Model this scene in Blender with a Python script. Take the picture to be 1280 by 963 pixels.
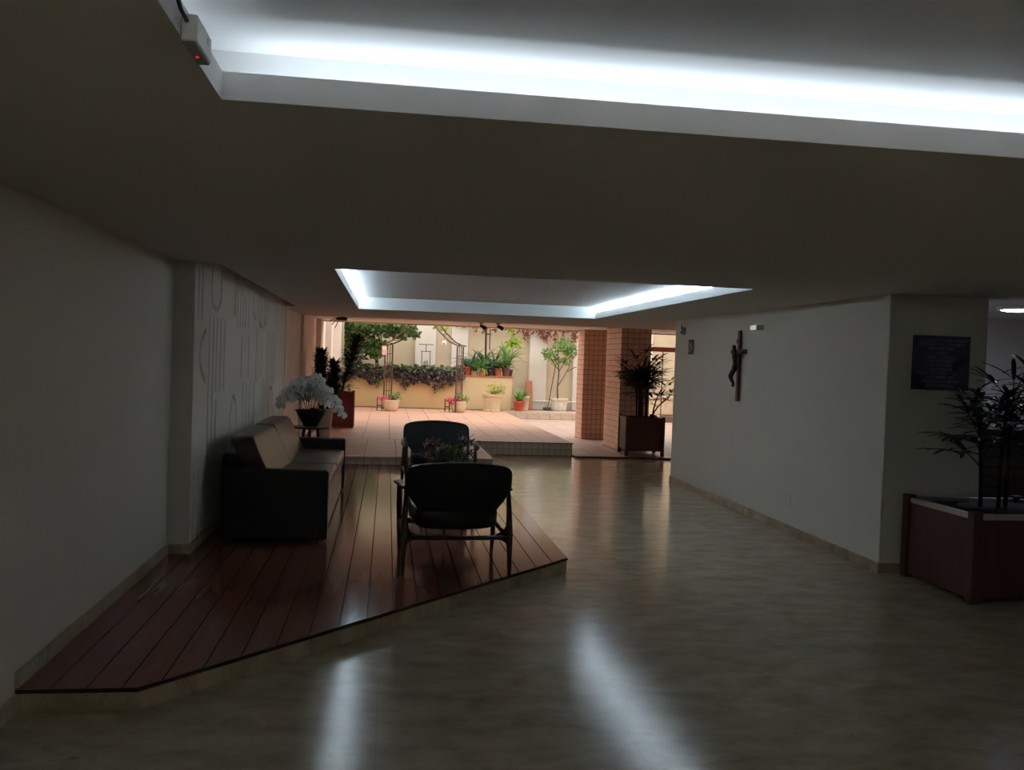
import bpy, bmesh, math, random
from mathutils import Vector, Matrix
import numpy as np

# ------------------------------------------------------------------ scene reset
for o in list(bpy.data.objects):
    bpy.data.objects.remove(o)
scn = bpy.context.scene
COL = scn.collection
PI = math.pi

# ------------------------------------------------------------------ camera
CAM_H, YAW, PITCH, ROLL, FPX = 1.65, .1402, -.0261, .0349, 1106.3
fw = Vector((math.sin(YAW) * math.cos(PITCH), math.cos(YAW) * math.cos(PITCH), math.sin(PITCH)))
r0 = Vector((math.cos(YAW), -math.sin(YAW), 0))
u0 = r0.cross(fw)
rt = math.cos(ROLL) * r0 + math.sin(ROLL) * u0
up = -math.sin(ROLL) * r0 + math.cos(ROLL) * u0
cd = bpy.data.cameras.new('camera')
cd.sensor_width = 36
cd.sensor_fit = 'HORIZONTAL'
cd.lens = 36 * FPX / 1280
cd.clip_start = .05
cam = bpy.data.objects.new('camera', cd)
COL.objects.link(cam)
cam.matrix_world = Matrix(((rt.x, up.x, -fw.x, 0), (rt.y, up.y, -fw.y, 0), (rt.z, up.z, -fw.z, CAM_H), (0, 0, 0, 1)))
scn.camera = cam

# ------------------------------------------------------------------ sky and exposure
SKY = 1.45
LED1 = 7.0
LED2 = 85.0
LAMP = 20.0
LED_FILL = 82.0  # unseen strips behind the camera, made strong to brighten the near room
w = bpy.data.worlds.new('sky')
scn.world = w
w.use_nodes = True
bg = w.node_tree.nodes['Background']
bg.inputs[0].default_value = (1.0, .95, .88, 1)
bg.inputs[1].default_value = SKY
scn.view_settings.view_transform = 'Standard'
scn.view_settings.look = 'None'
scn.view_settings.gamma = 1
scn.view_settings.use_curve_mapping = False
scn.view_settings.exposure = 1.0

# ------------------------------------------------------------------ materials
M = {}


def mat(name, col, rough=.6, var=.12, scale=6, bump=0, bscale=None, metal=0, coat=0, spec=.5, col2=None, emit=None, stretch=None, rvar=0, trans=0):
    m = bpy.data.materials.new(name)
    m.use_nodes = True
    nt = m.node_tree
    b = nt.nodes['Principled BSDF']
    b.inputs['Roughness'].default_value = rough
    b.inputs['Metallic'].default_value = metal
    b.inputs['Coat Weight'].default_value = coat
    b.inputs['Coat Roughness'].default_value = .08
    b.inputs['Specular IOR Level'].default_value = spec
    tc = nt.nodes.new('ShaderNodeTexCoord')
    src = tc.outputs['Object']
    if stretch:
        mp = nt.nodes.new('ShaderNodeMapping')
        mp.inputs['Scale'].default_value = stretch
        nt.links.new(src, mp.inputs[0])
        src = mp.outputs[0]
    n = nt.nodes.new('ShaderNodeTexNoise')
    n.inputs['Scale'].default_value = scale
    n.inputs['Detail'].default_value = 5
    nt.links.new(src, n.inputs['Vector'])
    cr = nt.nodes.new('ShaderNodeValToRGB')
    c2 = col2 or tuple(min(1, c * (1 + var)) for c in col)
    c1 = col if col2 else tuple(c * (1 - var) for c in col)
    cr.color_ramp.elements[0].position = .3
    cr.color_ramp.elements[1].position = .7
    cr.color_ramp.elements[0].color = (*c1, 1)
    cr.color_ramp.elements[1].color = (*c2, 1)
    nt.links.new(n.outputs['Fac'], cr.inputs[0])
    # small brightness difference from object to object
    oi = nt.nodes.new('ShaderNodeObjectInfo')
    mr = nt.nodes.new('ShaderNodeMapRange')
    mr.inputs['To Min'].default_value = 1 - var * .6
    mr.inputs['To Max'].default_value = 1 + var * .6
    nt.links.new(oi.outputs['Random'], mr.inputs[0])
    mx = nt.nodes.new('ShaderNodeVectorMath')
    mx.operation = 'SCALE'
    nt.links.new(cr.outputs[0], mx.inputs[0])
    nt.links.new(mr.outputs[0], mx.inputs['Scale'])
    nt.links.new(mx.outputs[0], b.inputs['Base Color'])
    if rvar:
        rr = nt.nodes.new('ShaderNodeMapRange')
        rr.inputs['To Min'].default_value = max(.02, rough - rvar)
        rr.inputs['To Max'].default_value = rough + rvar
        nt.links.new(n.outputs['Fac'], rr.inputs[0])
        nt.links.new(rr.outputs[0], b.inputs['Roughness'])
    if bump:
        n2 = nt.nodes.new('ShaderNodeTexNoise')
        n2.inputs['Scale'].default_value = bscale or scale * 6
        n2.inputs['Detail'].default_value = 3
        nt.links.new(src, n2.inputs['Vector'])
        bp = nt.nodes.new('ShaderNodeBump')
        bp.inputs['Strength'].default_value = bump
        bp.inputs['Distance'].default_value = .01
        nt.links.new(n2.outputs['Fac'], bp.inputs['Height'])
        nt.links.new(bp.outputs[0], b.inputs['Normal'])
    if emit:
        b.inputs['Emission Color'].default_value = (*emit[0], 1)
        b.inputs['Emission Strength'].default_value = emit[1]
    if trans:
        out = nt.nodes['Material Output']
        tr = nt.nodes.new('ShaderNodeBsdfTranslucent')
        nt.links.new(mx.outputs[0], tr.inputs[0])
        ms = nt.nodes.new('ShaderNodeMixShader')
        ms.inputs[0].default_value = trans
        nt.links.new(b.outputs[0], ms.inputs[1])
        nt.links.new(tr.outputs[0], ms.inputs[2])
        nt.links.new(ms.outputs[0], out.inputs[0])
    M[name] = m
    return m


def marble(name, c1, c2, c3, rough, joints=False):
    m = bpy.data.materials.new(name)
    m.use_nodes = True
    nt = m.node_tree
    b = nt.nodes['Principled BSDF']
    tc = nt.nodes.new('ShaderNodeTexCoord')
    mp = nt.nodes.new('ShaderNodeMapping')
    mp.inputs['Scale'].default_value = (1.3, 2.3, 1)
    mp.inputs['Rotation'].default_value = (0, 0, .12)
    nt.links.new(tc.outputs['Object'], mp.inputs[0])
    n = nt.nodes.new('ShaderNodeTexNoise')
    n.inputs['Scale'].default_value = 2.6
    n.inputs['Detail'].default_value = 9
    n.inputs['Roughness'].default_value = .66
    n.inputs['Distortion'].default_value = .35
    nt.links.new(mp.outputs[0], n.inputs['Vector'])
    cr = nt.nodes.new('ShaderNodeValToRGB')
    e = cr.color_ramp.elements
    e[0].position, e[0].color = .34, (*c1, 1)
    e[1].position, e[1].color = .66, (*c3, 1)
    k = e.new(.5)
    k.color = (*c2, 1)
    nt.links.new(n.outputs['Fac'], cr.inputs[0])
    # fine dark pits and clouded streaks of the travertine
    n2 = nt.nodes.new('ShaderNodeTexNoise')
    n2.inputs['Scale'].default_value = 13
    n2.inputs['Detail'].default_value = 8
    n2.inputs['Roughness'].default_value = .75
    nt.links.new(mp.outputs[0], n2.inputs['Vector'])
    cr2 = nt.nodes.new('ShaderNodeValToRGB')
    cr2.color_ramp.elements[0].position, cr2.color_ramp.elements[0].color = .30, (.35, .33, .3, 1)
    cr2.color_ramp.elements[1].position, cr2.color_ramp.elements[1].color = .42, (1, 1, 1, 1)
    nt.links.new(n2.outputs['Fac'], cr2.inputs[0])
    mx = nt.nodes.new('ShaderNodeMix')
    mx.data_type = 'RGBA'
    mx.blend_type = 'MULTIPLY'
    mx.inputs['Factor'].default_value = .75
    nt.links.new(cr.outputs[0], mx.inputs['A'])
    nt.links.new(cr2.outputs[0], mx.inputs['B'])
    last = mx.outputs['Result']
    if joints:
        bt = nt.nodes.new('ShaderNodeTexBrick')
        bt.inputs['Color1'].default_value = (1, 1, 1, 1)
        bt.inputs['Color2'].default_value = (.95, .95, .95, 1)
        bt.inputs['Mortar'].default_value = (.62, .6, .57, 1)
        bt.inputs['Scale'].default_value = 1
        bt.inputs['Mortar Size'].default_value = .0016
        bt.inputs['Brick Width'].default_value = 1.6
        bt.inputs['Row Height'].default_value = 1.12
        mp2 = nt.nodes.new('ShaderNodeMapping')
        mp2.inputs['Rotation'].default_value = (0, 0, PI / 2)
        nt.links.new(tc.outputs['Object'], mp2.inputs[0])
        nt.links.new(mp2.outputs[0], bt.inputs['Vector'])
        mx2 = nt.nodes.new('ShaderNodeMix')
        mx2.data_type = 'RGBA'
        mx2.blend_type = 'MULTIPLY'
        mx2.inputs['Factor'].default_value = .6
        nt.links.new(last, mx2.inputs['A'])
        nt.links.new(bt.outputs['Color'], mx2.inputs['B'])
        last = mx2.outputs['Result']
    nt.links.new(last, b.inputs['Base Color'])
    rr = nt.nodes.new('ShaderNodeMapRange')
    rr.inputs['From Min'].default_value = .3
    rr.inputs['From Max'].default_value = .6
    rr.inputs['To Min'].default_value = rough + .16
    rr.inputs['To Max'].default_value = rough
    nt.links.new(n2.outputs['Fac'], rr.inputs[0])
    nt.links.new(rr.outputs[0], b.inputs['Roughness'])
    bp = nt.nodes.new('ShaderNodeBump')
    bp.inputs['Strength'].default_value = .07
    bp.inputs['Distance'].default_value = .006
    nt.links.new(n2.outputs['Fac'], bp.inputs['Height'])
    nt.links.new(bp.outputs[0], b.inputs['Normal'])
    M[name] = m
    return m


marble('marble_floor', (.36, .31, .21), (.45, .395, .28), (.54, .475, .35), .09, joints=True)
marble('marble_trim', (.26, .19, .11), (.38, .30, .19), (.48, .40, .28), .3)
mat('wall_paint', (.72, .69, .62), .75, .02, 1.5, .03, 60)
mat('column_paint', (.72, .73, .66), .55, .02, 1.5, .02, 60)
mat('ceiling_paint', (.70, .66, .60), .9, .02, 1.2, .03, 50)
mat('cove_paint', (.86, .87, .88), .85, .01, 2)
mat('soffit_paint', (.85, .78, .70), .85, .03, 2)
mat('pink_wall', (.82, .67, .58), .8, .05, 1.5, .05, 40)
mat('cream_wall', (.58, .48, .34), .85, .10, 1.1, .1, 30)
mat('white_wall', (.68, .63, .57), .8, .04, 2, .05, 30)
mat('ochre_wall', (.66, .42, .19), .85, .0, .9, .1, 25, col2=(.58, .44, .25), stretch=(2.2, 1, .5))
mat('ledge_wall', (.66, .50, .28), .85, .0, .9, .1, 25, col2=(.60, .48, .30), stretch=(2, 1, .5))
mat('wood_plank', (.20, .068, .047), .13, .10, 3, stretch=(6, .4, 6), spec=.32)
mat('plank_gap', (.012, .007, .006), .8, .1)
mat('nosing', (.05, .04, .035), .25, .1, metal=.6)
mat('terracotta_tile', (.52, .305, .215), .55, .10, 2.5, .04, 30)
mat('patio_tile', (.46, .335, .285), .5, .10, 2.5, .04, 30)
mat('grout_floor', (.16, .10, .075), .9, .1)
mat('pillar_tile', (.80, .47, .35), .38, .10, 5, .03, 30)
mat('grout_dark', (.10, .05, .035), .9, .1)
mat('riser_tile', (.56, .46, .36), .35, .10, 6)
mat('leather', (.008, .008, .0095), .34, .15, 8, .06, 60, spec=.34)
mat('brown_leather', (.062, .036, .023), .34, .25, 4, .12, 30, spec=.4)
mat('dark_wood', (.040, .018, .013), .35, .2, 5, stretch=(2, 2, .4))
mat('mahogany', (.07, .015, .012), .55, .25, 4, .04, 40, stretch=(4, 4, .6))
mat('red_wood', (.17, .022, .018), .55, .2, 4, .04, 40, stretch=(4, 4, .6))
mat('metal_trim', (.55, .53, .52), .35, .05, metal=.7)
mat('black_ceramic', (.010, .010, .011), .5, .1, spec=.2)
mat('black_metal', (.014, .012, .012), .5, .1)
mat('rust_iron', (.10, .045, .035), .7, .2, 20)
mat('soil', (.035, .022, .015), .95, .3, 30, .5, 60)
mat('petal', (.80, .80, .76), .55, .05, 12, trans=.3)
mat('pink_petal', (.80, .12, .25), .6, .2, 12, trans=.25)
mat('orchid_center', (.55, .35, .12), .6, .1)
mat('leaf_dark', (.028, .055, .022), .42, .3, 9, trans=.1)
mat('leaf_orchid', (.02, .045, .02), .4, .2, 9)
mat('leaf_green', (.15, .28, .07), .45, .35, 7, trans=.4)
mat('leaf_lime', (.30, .44, .06), .5, .3, 7, trans=.35)
mat('leaf_mid', (.09, .17, .05), .45, .4, 7, trans=.3)
mat('leaf_blue', (.10, .20, .15), .45, .3, 7, trans=.15)
mat('leaf_yellow', (.42, .45, .12), .5, .3, 7, trans=.3)
mat('leaf_purple', (.10, .075, .080), .34, .5, 14, trans=.15)
mat('leaf_wine', (.26, .12, .13), .5, .3, 10, trans=.45)
mat('leaf_red', (.30, .09, .065), .6, .3, 10, trans=.2)
mat('euphorbia', (.030, .060, .026), .55, .3, 10)
mat('bark', (.13, .09, .06), .9, .3, 14, .3, 40)
mat('bark_dark', (.03, .022, .016), .9, .3, 14)
mat('pot_beige', (.66, .52, .36), .8, .12, 5, .1, 40)
mat('pot_stone', (.50, .43, .31), .85, .15, 6, .2, 40)
mat('pot_white', (.66, .60, .52), .8, .15, 8, .1, 40)
mat('pot_red', (.58, .10, .06), .5, .1, 6)
mat('pot_terra', (.52, .14, .08), .6, .1, 6)
mat('pot_yellow', (.62, .38, .13), .6, .1, 6)
mat('pot_dark', (.05, .05, .05), .5, .1, 6)
mat('pot_purple', (.16, .08, .085), .5, .1, 6)
mat('pot_gray', (.40, .32, .28), .7, .1, 6)
mat('plastic_white', (.72, .70, .66), .5, .03)
mat('lit_panel', (.9, .88, .84), .5, .0, emit=((1, .93, .85), .20))
mat('plastic_gray', (.30, .30, .29), .5, .03)
mat('plaque', (.022, .025, .06), .3, .1)
mat('plaque_letters', (.50, .50, .52), .5, .02)
mat('sign_black', (.012, .014, .012), .5, .05)
mat('sign_white', (.42, .40, .36), .6, .02)
mat('cross_wood', (.12, .065, .042), .5, .2, 6)
mat('bronze', (.035, .025, .02), .4, .2, 10, metal=.6)
mat('pipe', (.80, .76, .68), .5, .02)
mat('pink_box', (.75, .42, .36), .6, .05)
mat('brick_slab', (.42, .16, .09), .8, .15, 8)
mat('led', (1, 1, 1), .5, 0, emit=((.78, .90, 1.0), LED1))
mat('led_soft', (1, 1, 1), .5, 0, emit=((.74, .90, 1.0), LED2))
mat('led_dim', (1, 1, 1), .5, 0, emit=((.78, .90, 1.0), LED1 * .35))
mat('led_fill', (1, 1, 1), .5, 0, emit=((1.0, .97, .90), LED_FILL))
mat('lamp_glow', (1, 1, 1), .5, 0, emit=((.66, .72, 1.0), LAMP))
mat('red_led', (.6, .02, .02), .4, 0, emit=((1, .04, .04), .22))


# ------------------------------------------------------------------ mesh helpers
class MB:
    def __init__(s):
        s.v = []
        s.f = []

    def add(s, vs, fs):
        k = len(s.v)
        s.v.extend([tuple(p) for p in vs])
        s.f.extend([tuple(i + k for i in f) for f in fs])
        return s

    def box(s, x0, x1, y0, y1, z0, z1):
        return s.add([(x0, y0, z0), (x1, y0, z0), (x1, y1, z0), (x0, y1, z0), (x0, y0, z1), (x1, y0, z1), (x1, y1, z1), (x0, y1, z1)],
                     [(0, 3, 2, 1), (4, 5, 6, 7), (0, 1, 5, 4), (1, 2, 6, 5), (2, 3, 7, 6), (3, 0, 4, 7)])

    def prism(s, poly, z0, z1):
        n = len(poly)
        a = sum(poly[i][0] * poly[(i + 1) % n][1] - poly[(i + 1) % n][0] * poly[i][1] for i in range(n))
        if a < 0:
            poly = poly[::-1]
        return s.add([(x, y, z0) for x, y in poly] + [(x, y, z1) for x, y in poly],
                     [tuple(range(n - 1, -1, -1)), tuple(range(n, 2 * n))] + [(i, (i + 1) % n, n + (i + 1) % n, n + i) for i in range(n)])

    def tube(s, pts, rad, n=8, cap=True, sy=1.0):
        pts = [Vector(p) for p in pts]
        if not hasattr(rad, '__len__'):
            rad = [rad] * len(pts)
        ref = Vector((0, 0, 1))
        d0 = (pts[-1] - pts[0])
        if abs(d0.normalized().z if d0.length else 0) > .9:
            ref = Vector((1, 0, 0))
        vs, fs = [], []
        for i, p in enumerate(pts):
            d = (pts[min(i + 1, len(pts) - 1)] - pts[max(i - 1, 0)]).normalized()
            a = d.cross(ref)
            if a.length < 1e-4:
                a = d.cross(Vector((0, 1, 0)))
            a.normalize()
            b = d.cross(a).normalized()
            for k in range(n):
                t = 2 * PI * k / n
                vs.append(p + (a * math.cos(t) + b * math.sin(t) * sy) * rad[i])
        for i in range(len(pts) - 1):
            for k in range(n):
                fs.append((i * n + k, i * n + (k + 1) % n, (i + 1) * n + (k + 1) % n, (i + 1) * n + k))
        if cap:
            fs.append(tuple(range(n))[::-1])
            fs.append(tuple((len(pts) - 1) * n + k for k in range(n)))
        return s.add(vs, fs)

    def lathe(s, prof, n=24, c=(0, 0), flute=0, nf=0):
        vs, fs = [], []
        for r, z in prof:
            for k in range(n):
                t = 2 * PI * k / n
                q = r * (1 - (flute if (nf and k % 2) else 0))
                vs.append((c[0] + q * math.cos(t), c[1] + q * math.sin(t), z))
        for i in range(len(prof) - 1):
            for k in range(n):
                fs.append((i * n + k, i * n + (k + 1) % n, (i + 1) * n + (k + 1) % n, (i + 1) * n + k))
        fs.append(tuple(range(n))[::-1])
        fs.append(tuple((len(prof) - 1) * n + k for k in range(n)))
        return s.add(vs, fs)

    def superq(s, a, b, c, e1, e2, nu=28, nv=14, fn=None):
        def sp(t, e):
            return math.copysign(abs(t) ** e, t)
        vs, fs = [], []
        for j in range(1, nv):
            v = -PI / 2 + PI * j / nv
            for i in range(nu):
                u = 2 * PI * i / nu
                vs.append((a * sp(math.cos(v), e1) * sp(math.cos(u), e2), b * sp(math.cos(v), e1) * sp(math.sin(u), e2), c * sp(math.sin(v), e1)))
        vs.append((0, 0, -c))
        vs.append((0, 0, c))
        m = len(vs)
        for j in range(nv - 2):
            for i in range(nu):
                fs.append((j * nu + i, j * nu + (i + 1) % nu, (j + 1) * nu + (i + 1) % nu, (j + 1) * nu + i))
        for i in range(nu):
            fs.append((m - 2, (i + 1) % nu, i))
            fs.append((m - 1, (nv - 2) * nu + i, (nv - 2) * nu + (i + 1) % nu))
        if fn:
            vs = [fn(*p) for p in vs]
        return s.add(vs, fs)

    def leaf(s, base, d, length, width, droop=.4, n=4, shape=0, roll=0.0, fold=.15):
        """arching blade: starts along d, bends down by droop"""
        p = Vector(base)
        d = Vector(d).normalized()
        side = d.cross(Vector((0, 0, 1)))
        if side.length < 1e-3:
            side = Vector((1, 0, 0))
        side.normalize()
        if roll:
            side = Matrix.Rotation(roll, 3, d) @ side
        vs, fs = [], []
        for i in range(n + 1):
            t = i / n
            if shape == 0:      # lance
                wd = width * (math.sin(PI * min(1, .12 + .88 * t)) ** .8)
            elif shape == 1:    # strap, blunt end
                wd = width * (min(1, .45 + 3 * t) if t < .95 else .55)
            else:               # broad, pointed
                wd = width * math.sin(PI * (t * .9 + .08)) ** .7
            nrm = side.cross(d).normalized()
            vs += [p - side * wd * .5 + nrm * fold * wd, p, p + side * wd * .5 + nrm * fold * wd]
            d = (d + Vector((0, 0, -droop / n))).normalized()
            p = p + d * (length / n)
        for i in range(n):
            k = i * 3
            fs += [(k, k + 1, k + 4, k + 3), (k + 1, k + 2, k + 5, k + 4)]
        return s.add(vs, fs)

    def leafcloud(s, c, r, n, size, rng, hang=0.0, shell=.3):
        for _ in range(n):
            while True:
                q = Vector((rng.uniform(-1, 1), rng.uniform(-1, 1), rng.uniform(-1, 1)))
                if shell < q.length <= 1:
                    break
            p = Vector((c[0] + q.x * r[0], c[1] + q.y * r[1], c[2] + q.z * r[2]))
            d = Vector((rng.gauss(0, 1), rng.gauss(0, 1), rng.gauss(0, .6) - hang)).normalized()
            L = size * rng.uniform(.6, 1.3)
            sd = d.cross(Vector((rng.gauss(0, 1), rng.gauss(0, 1), rng.gauss(0, 1)))).normalized()
            nr = sd.cross(d)
            s.add([p, p + d * L * .45 + sd * L * .32 + nr * L * .06, p + d * L, p + d * L * .45 - sd * L * .32 + nr * L * .06, p + d * L * .5],
                  [(0, 1, 4), (1, 2, 4), (2, 3, 4), (3, 0, 4)])
        return s

    def mesh(s, name, m, smooth=False):
        me = bpy.data.meshes.new(name)
        me.from_pydata(s.v, [], s.f)
        if smooth:
            me.polygons.foreach_set('use_smooth', [True] * len(me.polygons))
        if m:
            me.materials.append(M[m])
        return me

    def build(s, name, m, parent=None, smooth=False, bevel=0, bseg=2, sub=0, kind=None):
        o = bpy.data.objects.new(name, s.mesh(name, m, smooth))
        COL.objects.link(o)
        if parent:
            o.parent = parent
        if bevel:
            b = o.modifiers.new('bevel', 'BEVEL')
            b.width = bevel
            b.segments = bseg
            b.limit_method = 'ANGLE'
        if sub:
            b = o.modifiers.new('subsurf', 'SUBSURF')
            b.levels = b.render_levels = sub
        if kind:
            o['kind'] = kind
        return o


def thing(name, label, cat, loc=(0, 0, 0), rz=0, group=None):
    o = bpy.data.objects.new(name, None)
    COL.objects.link(o)
    o.empty_display_size = .1
    o.location = loc
    o.rotation_euler = (0, 0, rz)
    return tag(o, label, cat, group)


def tag(o, label, cat, group=None):
    o['label'] = label
    o['category'] = cat
    if group:
        o['group'] = group
    return o


def struct(o, label=None):
    o['kind'] = 'structure'
    if label:
        o['label'] = label
    return o


def obj_from(me, name, parent, loc=(0, 0, 0), rot=None):
    o = bpy.data.objects.new(name, me)
    COL.objects.link(o)
    o.parent = parent
    if rot is not None:
        o.matrix_local = Matrix.Translation(loc) @ rot.to_4x4()
    else:
        o.location = loc
    return o


def rot_axes(u, v):
    u = Vector(u)
    v = Vector(v)
    n = u.cross(v)
    return Matrix((u, v, n)).transposed()


def tile_mesh(name, su, sv, t, m, ch=.003):
    mb = MB()
    a, b = su / 2, sv / 2
    mb.add([(-a, -b, 0), (a, -b, 0), (a, b, 0), (-a, b, 0), (-a, -b, t - ch), (a, -b, t - ch), (a, b, t - ch), (-a, b, t - ch),
            (-a + ch, -b + ch, t), (a - ch, -b + ch, t), (a - ch, b - ch, t), (-a + ch, b - ch, t)],
           [(0, 1, 5, 4), (1, 2, 6, 5), (2, 3, 7, 6), (3, 0, 4, 7), (4, 5, 9, 8), (5, 6, 10, 9), (6, 7, 11, 10), (7, 4, 8, 11), (8, 9, 10, 11), (3, 2, 1, 0)])
    return mb.mesh(name, m)


rngT = random.Random(5)


def tile_face(parent, origin, u, v, nu, nv, su, sv, joint, t, m, name='tile', jit=.0008):
    """grid of proud tiles; origin = corner of the face, u and v = unit vectors, outward = u x v"""
    me = tile_mesh(name, su - joint, sv - joint, t, m)
    u = Vector(u)
    v = Vector(v)
    R_ = rot_axes(u, v)
    n = u.cross(v)
    for i in range(nu):
        for j in range(nv):
            p = Vector(origin) + u * (su * (i + .5)) + v * (sv * (j + .5)) + n * rngT.uniform(-jit, jit)
            obj_from(me, name, parent, p, R_)


H = 2.322
P = .11       # timber platform
TZ = .232     # terrace
PZ = .03      # patio

# ------------------------------------------------------------------ room shell
struct(MB().box(-1.61, 11, -4.5, 15.6, -.12, 0).build('floor', 'marble_floor'), 'polished beige travertine floor')

mb = MB()
XS = [-1.61, -1.45, -1.294, -.46, -.43, 2.98, 11]
YS = [-4.5, -2.6, 2.465, 7.0, 7.04, 12.64, 12.70, 15.4]
holes = [(-.46, 2.98, -2.6, 2.465), (-.43, 2.98, 7.0, 12.64), (-1.45, -1.294, 7.04, 12.70)]
for i in range(len(XS) - 1):
    for j in range(len(YS) - 1):
        cx, cy = (XS[i] + XS[i + 1]) / 2, (YS[j] + YS[j + 1]) / 2
        if any(h[0] < cx < h[1] and h[2] < cy < h[3] for h in holes):
            continue
        mb.add([(XS[i], YS[j], H), (XS[i], YS[j + 1], H), (XS[i + 1], YS[j + 1], H), (XS[i + 1], YS[j], H)], [(0, 1, 2, 3)])
ceiling = struct(mb.build('ceiling', 'ceiling_paint'), 'dark low painted ceiling with two lit recesses')

# shadow slot above the relief panel
mb = MB()
mb.add([(-1.294, 7.04, H), (-1.294, 12.7, H), (-1.294, 12.7, H + .3), (-1.294, 7.04, H + .3),
        (-1.50, 7.04, H), (-1.50, 12.7, H), (-1.50, 12.7, H + .3), (-1.50, 7.04, H + .3)],
       [(0, 1, 2, 3), (4, 7, 6, 5), (3, 2, 6, 7), (0, 3, 7, 4), (1, 5, 6, 2)])
mb.build('shadow_slot', 'ceiling_paint', ceiling)


def cove(x0, x1, y0, y1, top, lips, leds, tag_):
    """recess with a low lip, a trough behind it and a lit lid; lips = sides with a lip: dict side -> lip height or None"""
    tw = .15
    X0 = x0 - (tw if lips['w'] else 0)
    X1 = x1 + (tw if lips['e'] else 0)
    Y0 = y0 - (tw if lips['s'] else 0)
    Y1 = y1 + (tw if lips['n'] else 0)
    mb = MB()
    mb.add([(X0, Y0, top), (X1, Y0, top), (X1, Y1, top), (X0, Y1, top)], [(0, 1, 2, 3)])
    mb.build('recess_lid', 'cove_paint', ceiling)
    mb = MB()
    mb.add([(X0, Y0, H), (X1, Y0, H), (X1, Y1, H), (X0, Y1, H), (X0, Y0, top), (X1, Y0, top), (X1, Y1, top), (X0, Y1, top)],
           [(0, 1, 5, 4), (1, 2, 6, 5), (2, 3, 7, 6), (3, 0, 4, 7)])
    mb.build('recess_wall', 'cove_paint', ceiling)
    t = .018
    segs = {'w': (x0 - t, x0, y0 - t, y1 + t), 'e': (x1, x1 + t, y0 - t, y1 + t), 's': (x0, x1, y0 - t, y0), 'n': (x0, x1, y1, y1 + t)}
    for k, h in lips.items():
        if h:
            a = segs[k]
            MB().box(*a, H + .0004, H + h).build('recess_lip', 'cove_paint', ceiling)
    g = .112
    trough = {'w': (x0 - g - .012, x0 - g + .012, y0 + .05, y1 - .05), 'e': (x1 + g - .012, x1 + g + .012, y0 + .05, y1 - .05),
              's': (x0 + .05, x1 - .05, y0 - g - .012, y0 - g + .012), 'n': (x0 + .05, x1 - .05, y1 + g - .012, y1 + g + .012)}
    for k, m in leds.items():
        ys_ = leds[k][1:] if isinstance(m, tuple) else None
        m = m[0] if isinstance(m, tuple) else m
        k = k[0]
        a = trough[k]
        if ys_:
            a = (a[0], a[1], ys_[0], ys_[1])
        side = {'w': 'left', 'e': 'right', 's': 'near', 'n': 'far'}[k] + (' (added fill, out of view)' if m == 'led_fill' else '')
        o = MB().box(*a, H + .002, H + .010).build('led_strip', 'plastic_white')
        MB().add([(a[0] + .002, a[2], H + .0115), (a[1] - .002, a[2], H + .0115), (a[1] - .002, a[3], H + .0115), (a[0] + .002, a[3], H + .0115)], [(0, 1, 2, 3)]).build('emitter', m, o)
        tag(o, 'cool white LED strip along the %s side of the %s' % (side, tag_), 'led strip', 'led strips in the ceiling recesses')


cove(-.46, 2.98, -2.6, 2.465, 2.50, dict(w=.075, e=.075, s=.075, n=.075), dict(n='led', w=('led_dim', .9, 2.4), e=('led_dim', .9, 2.4), w2=('led_fill', -2.5, -.1), e2=('led_fill', -2.5, -.1), s='led_fill'), 'large ceiling recess overhead')  # rear side and near strips are added fill, hidden behind the camera
cove(-.43, 2.98, 7.0, 12.64, 2.49, dict(w=.09, e=.09, s=.09, n=None), dict(w='led_soft', e='led_soft'), 'smaller ceiling recess beyond')

# left wall, deep column and relief wall
wl = struct(MB().box(-1.81, -1.61, -4.5, 6.94, 0, H + .3).build('wall_left', 'wall_paint'), 'plain dim wall on the left')
wr = struct(MB().box(-1.81, -1.505, 6.94, 12.85, 0, H + .35).build('wall_relief', 'wall_paint'), 'pale wall with incised lines and loops behind the sofa')
mb = MB().box(-1.505, -1.45, 6.94, 6.98, 0, H)
mb.build('edge_strip', 'wall_paint', wr)


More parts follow.
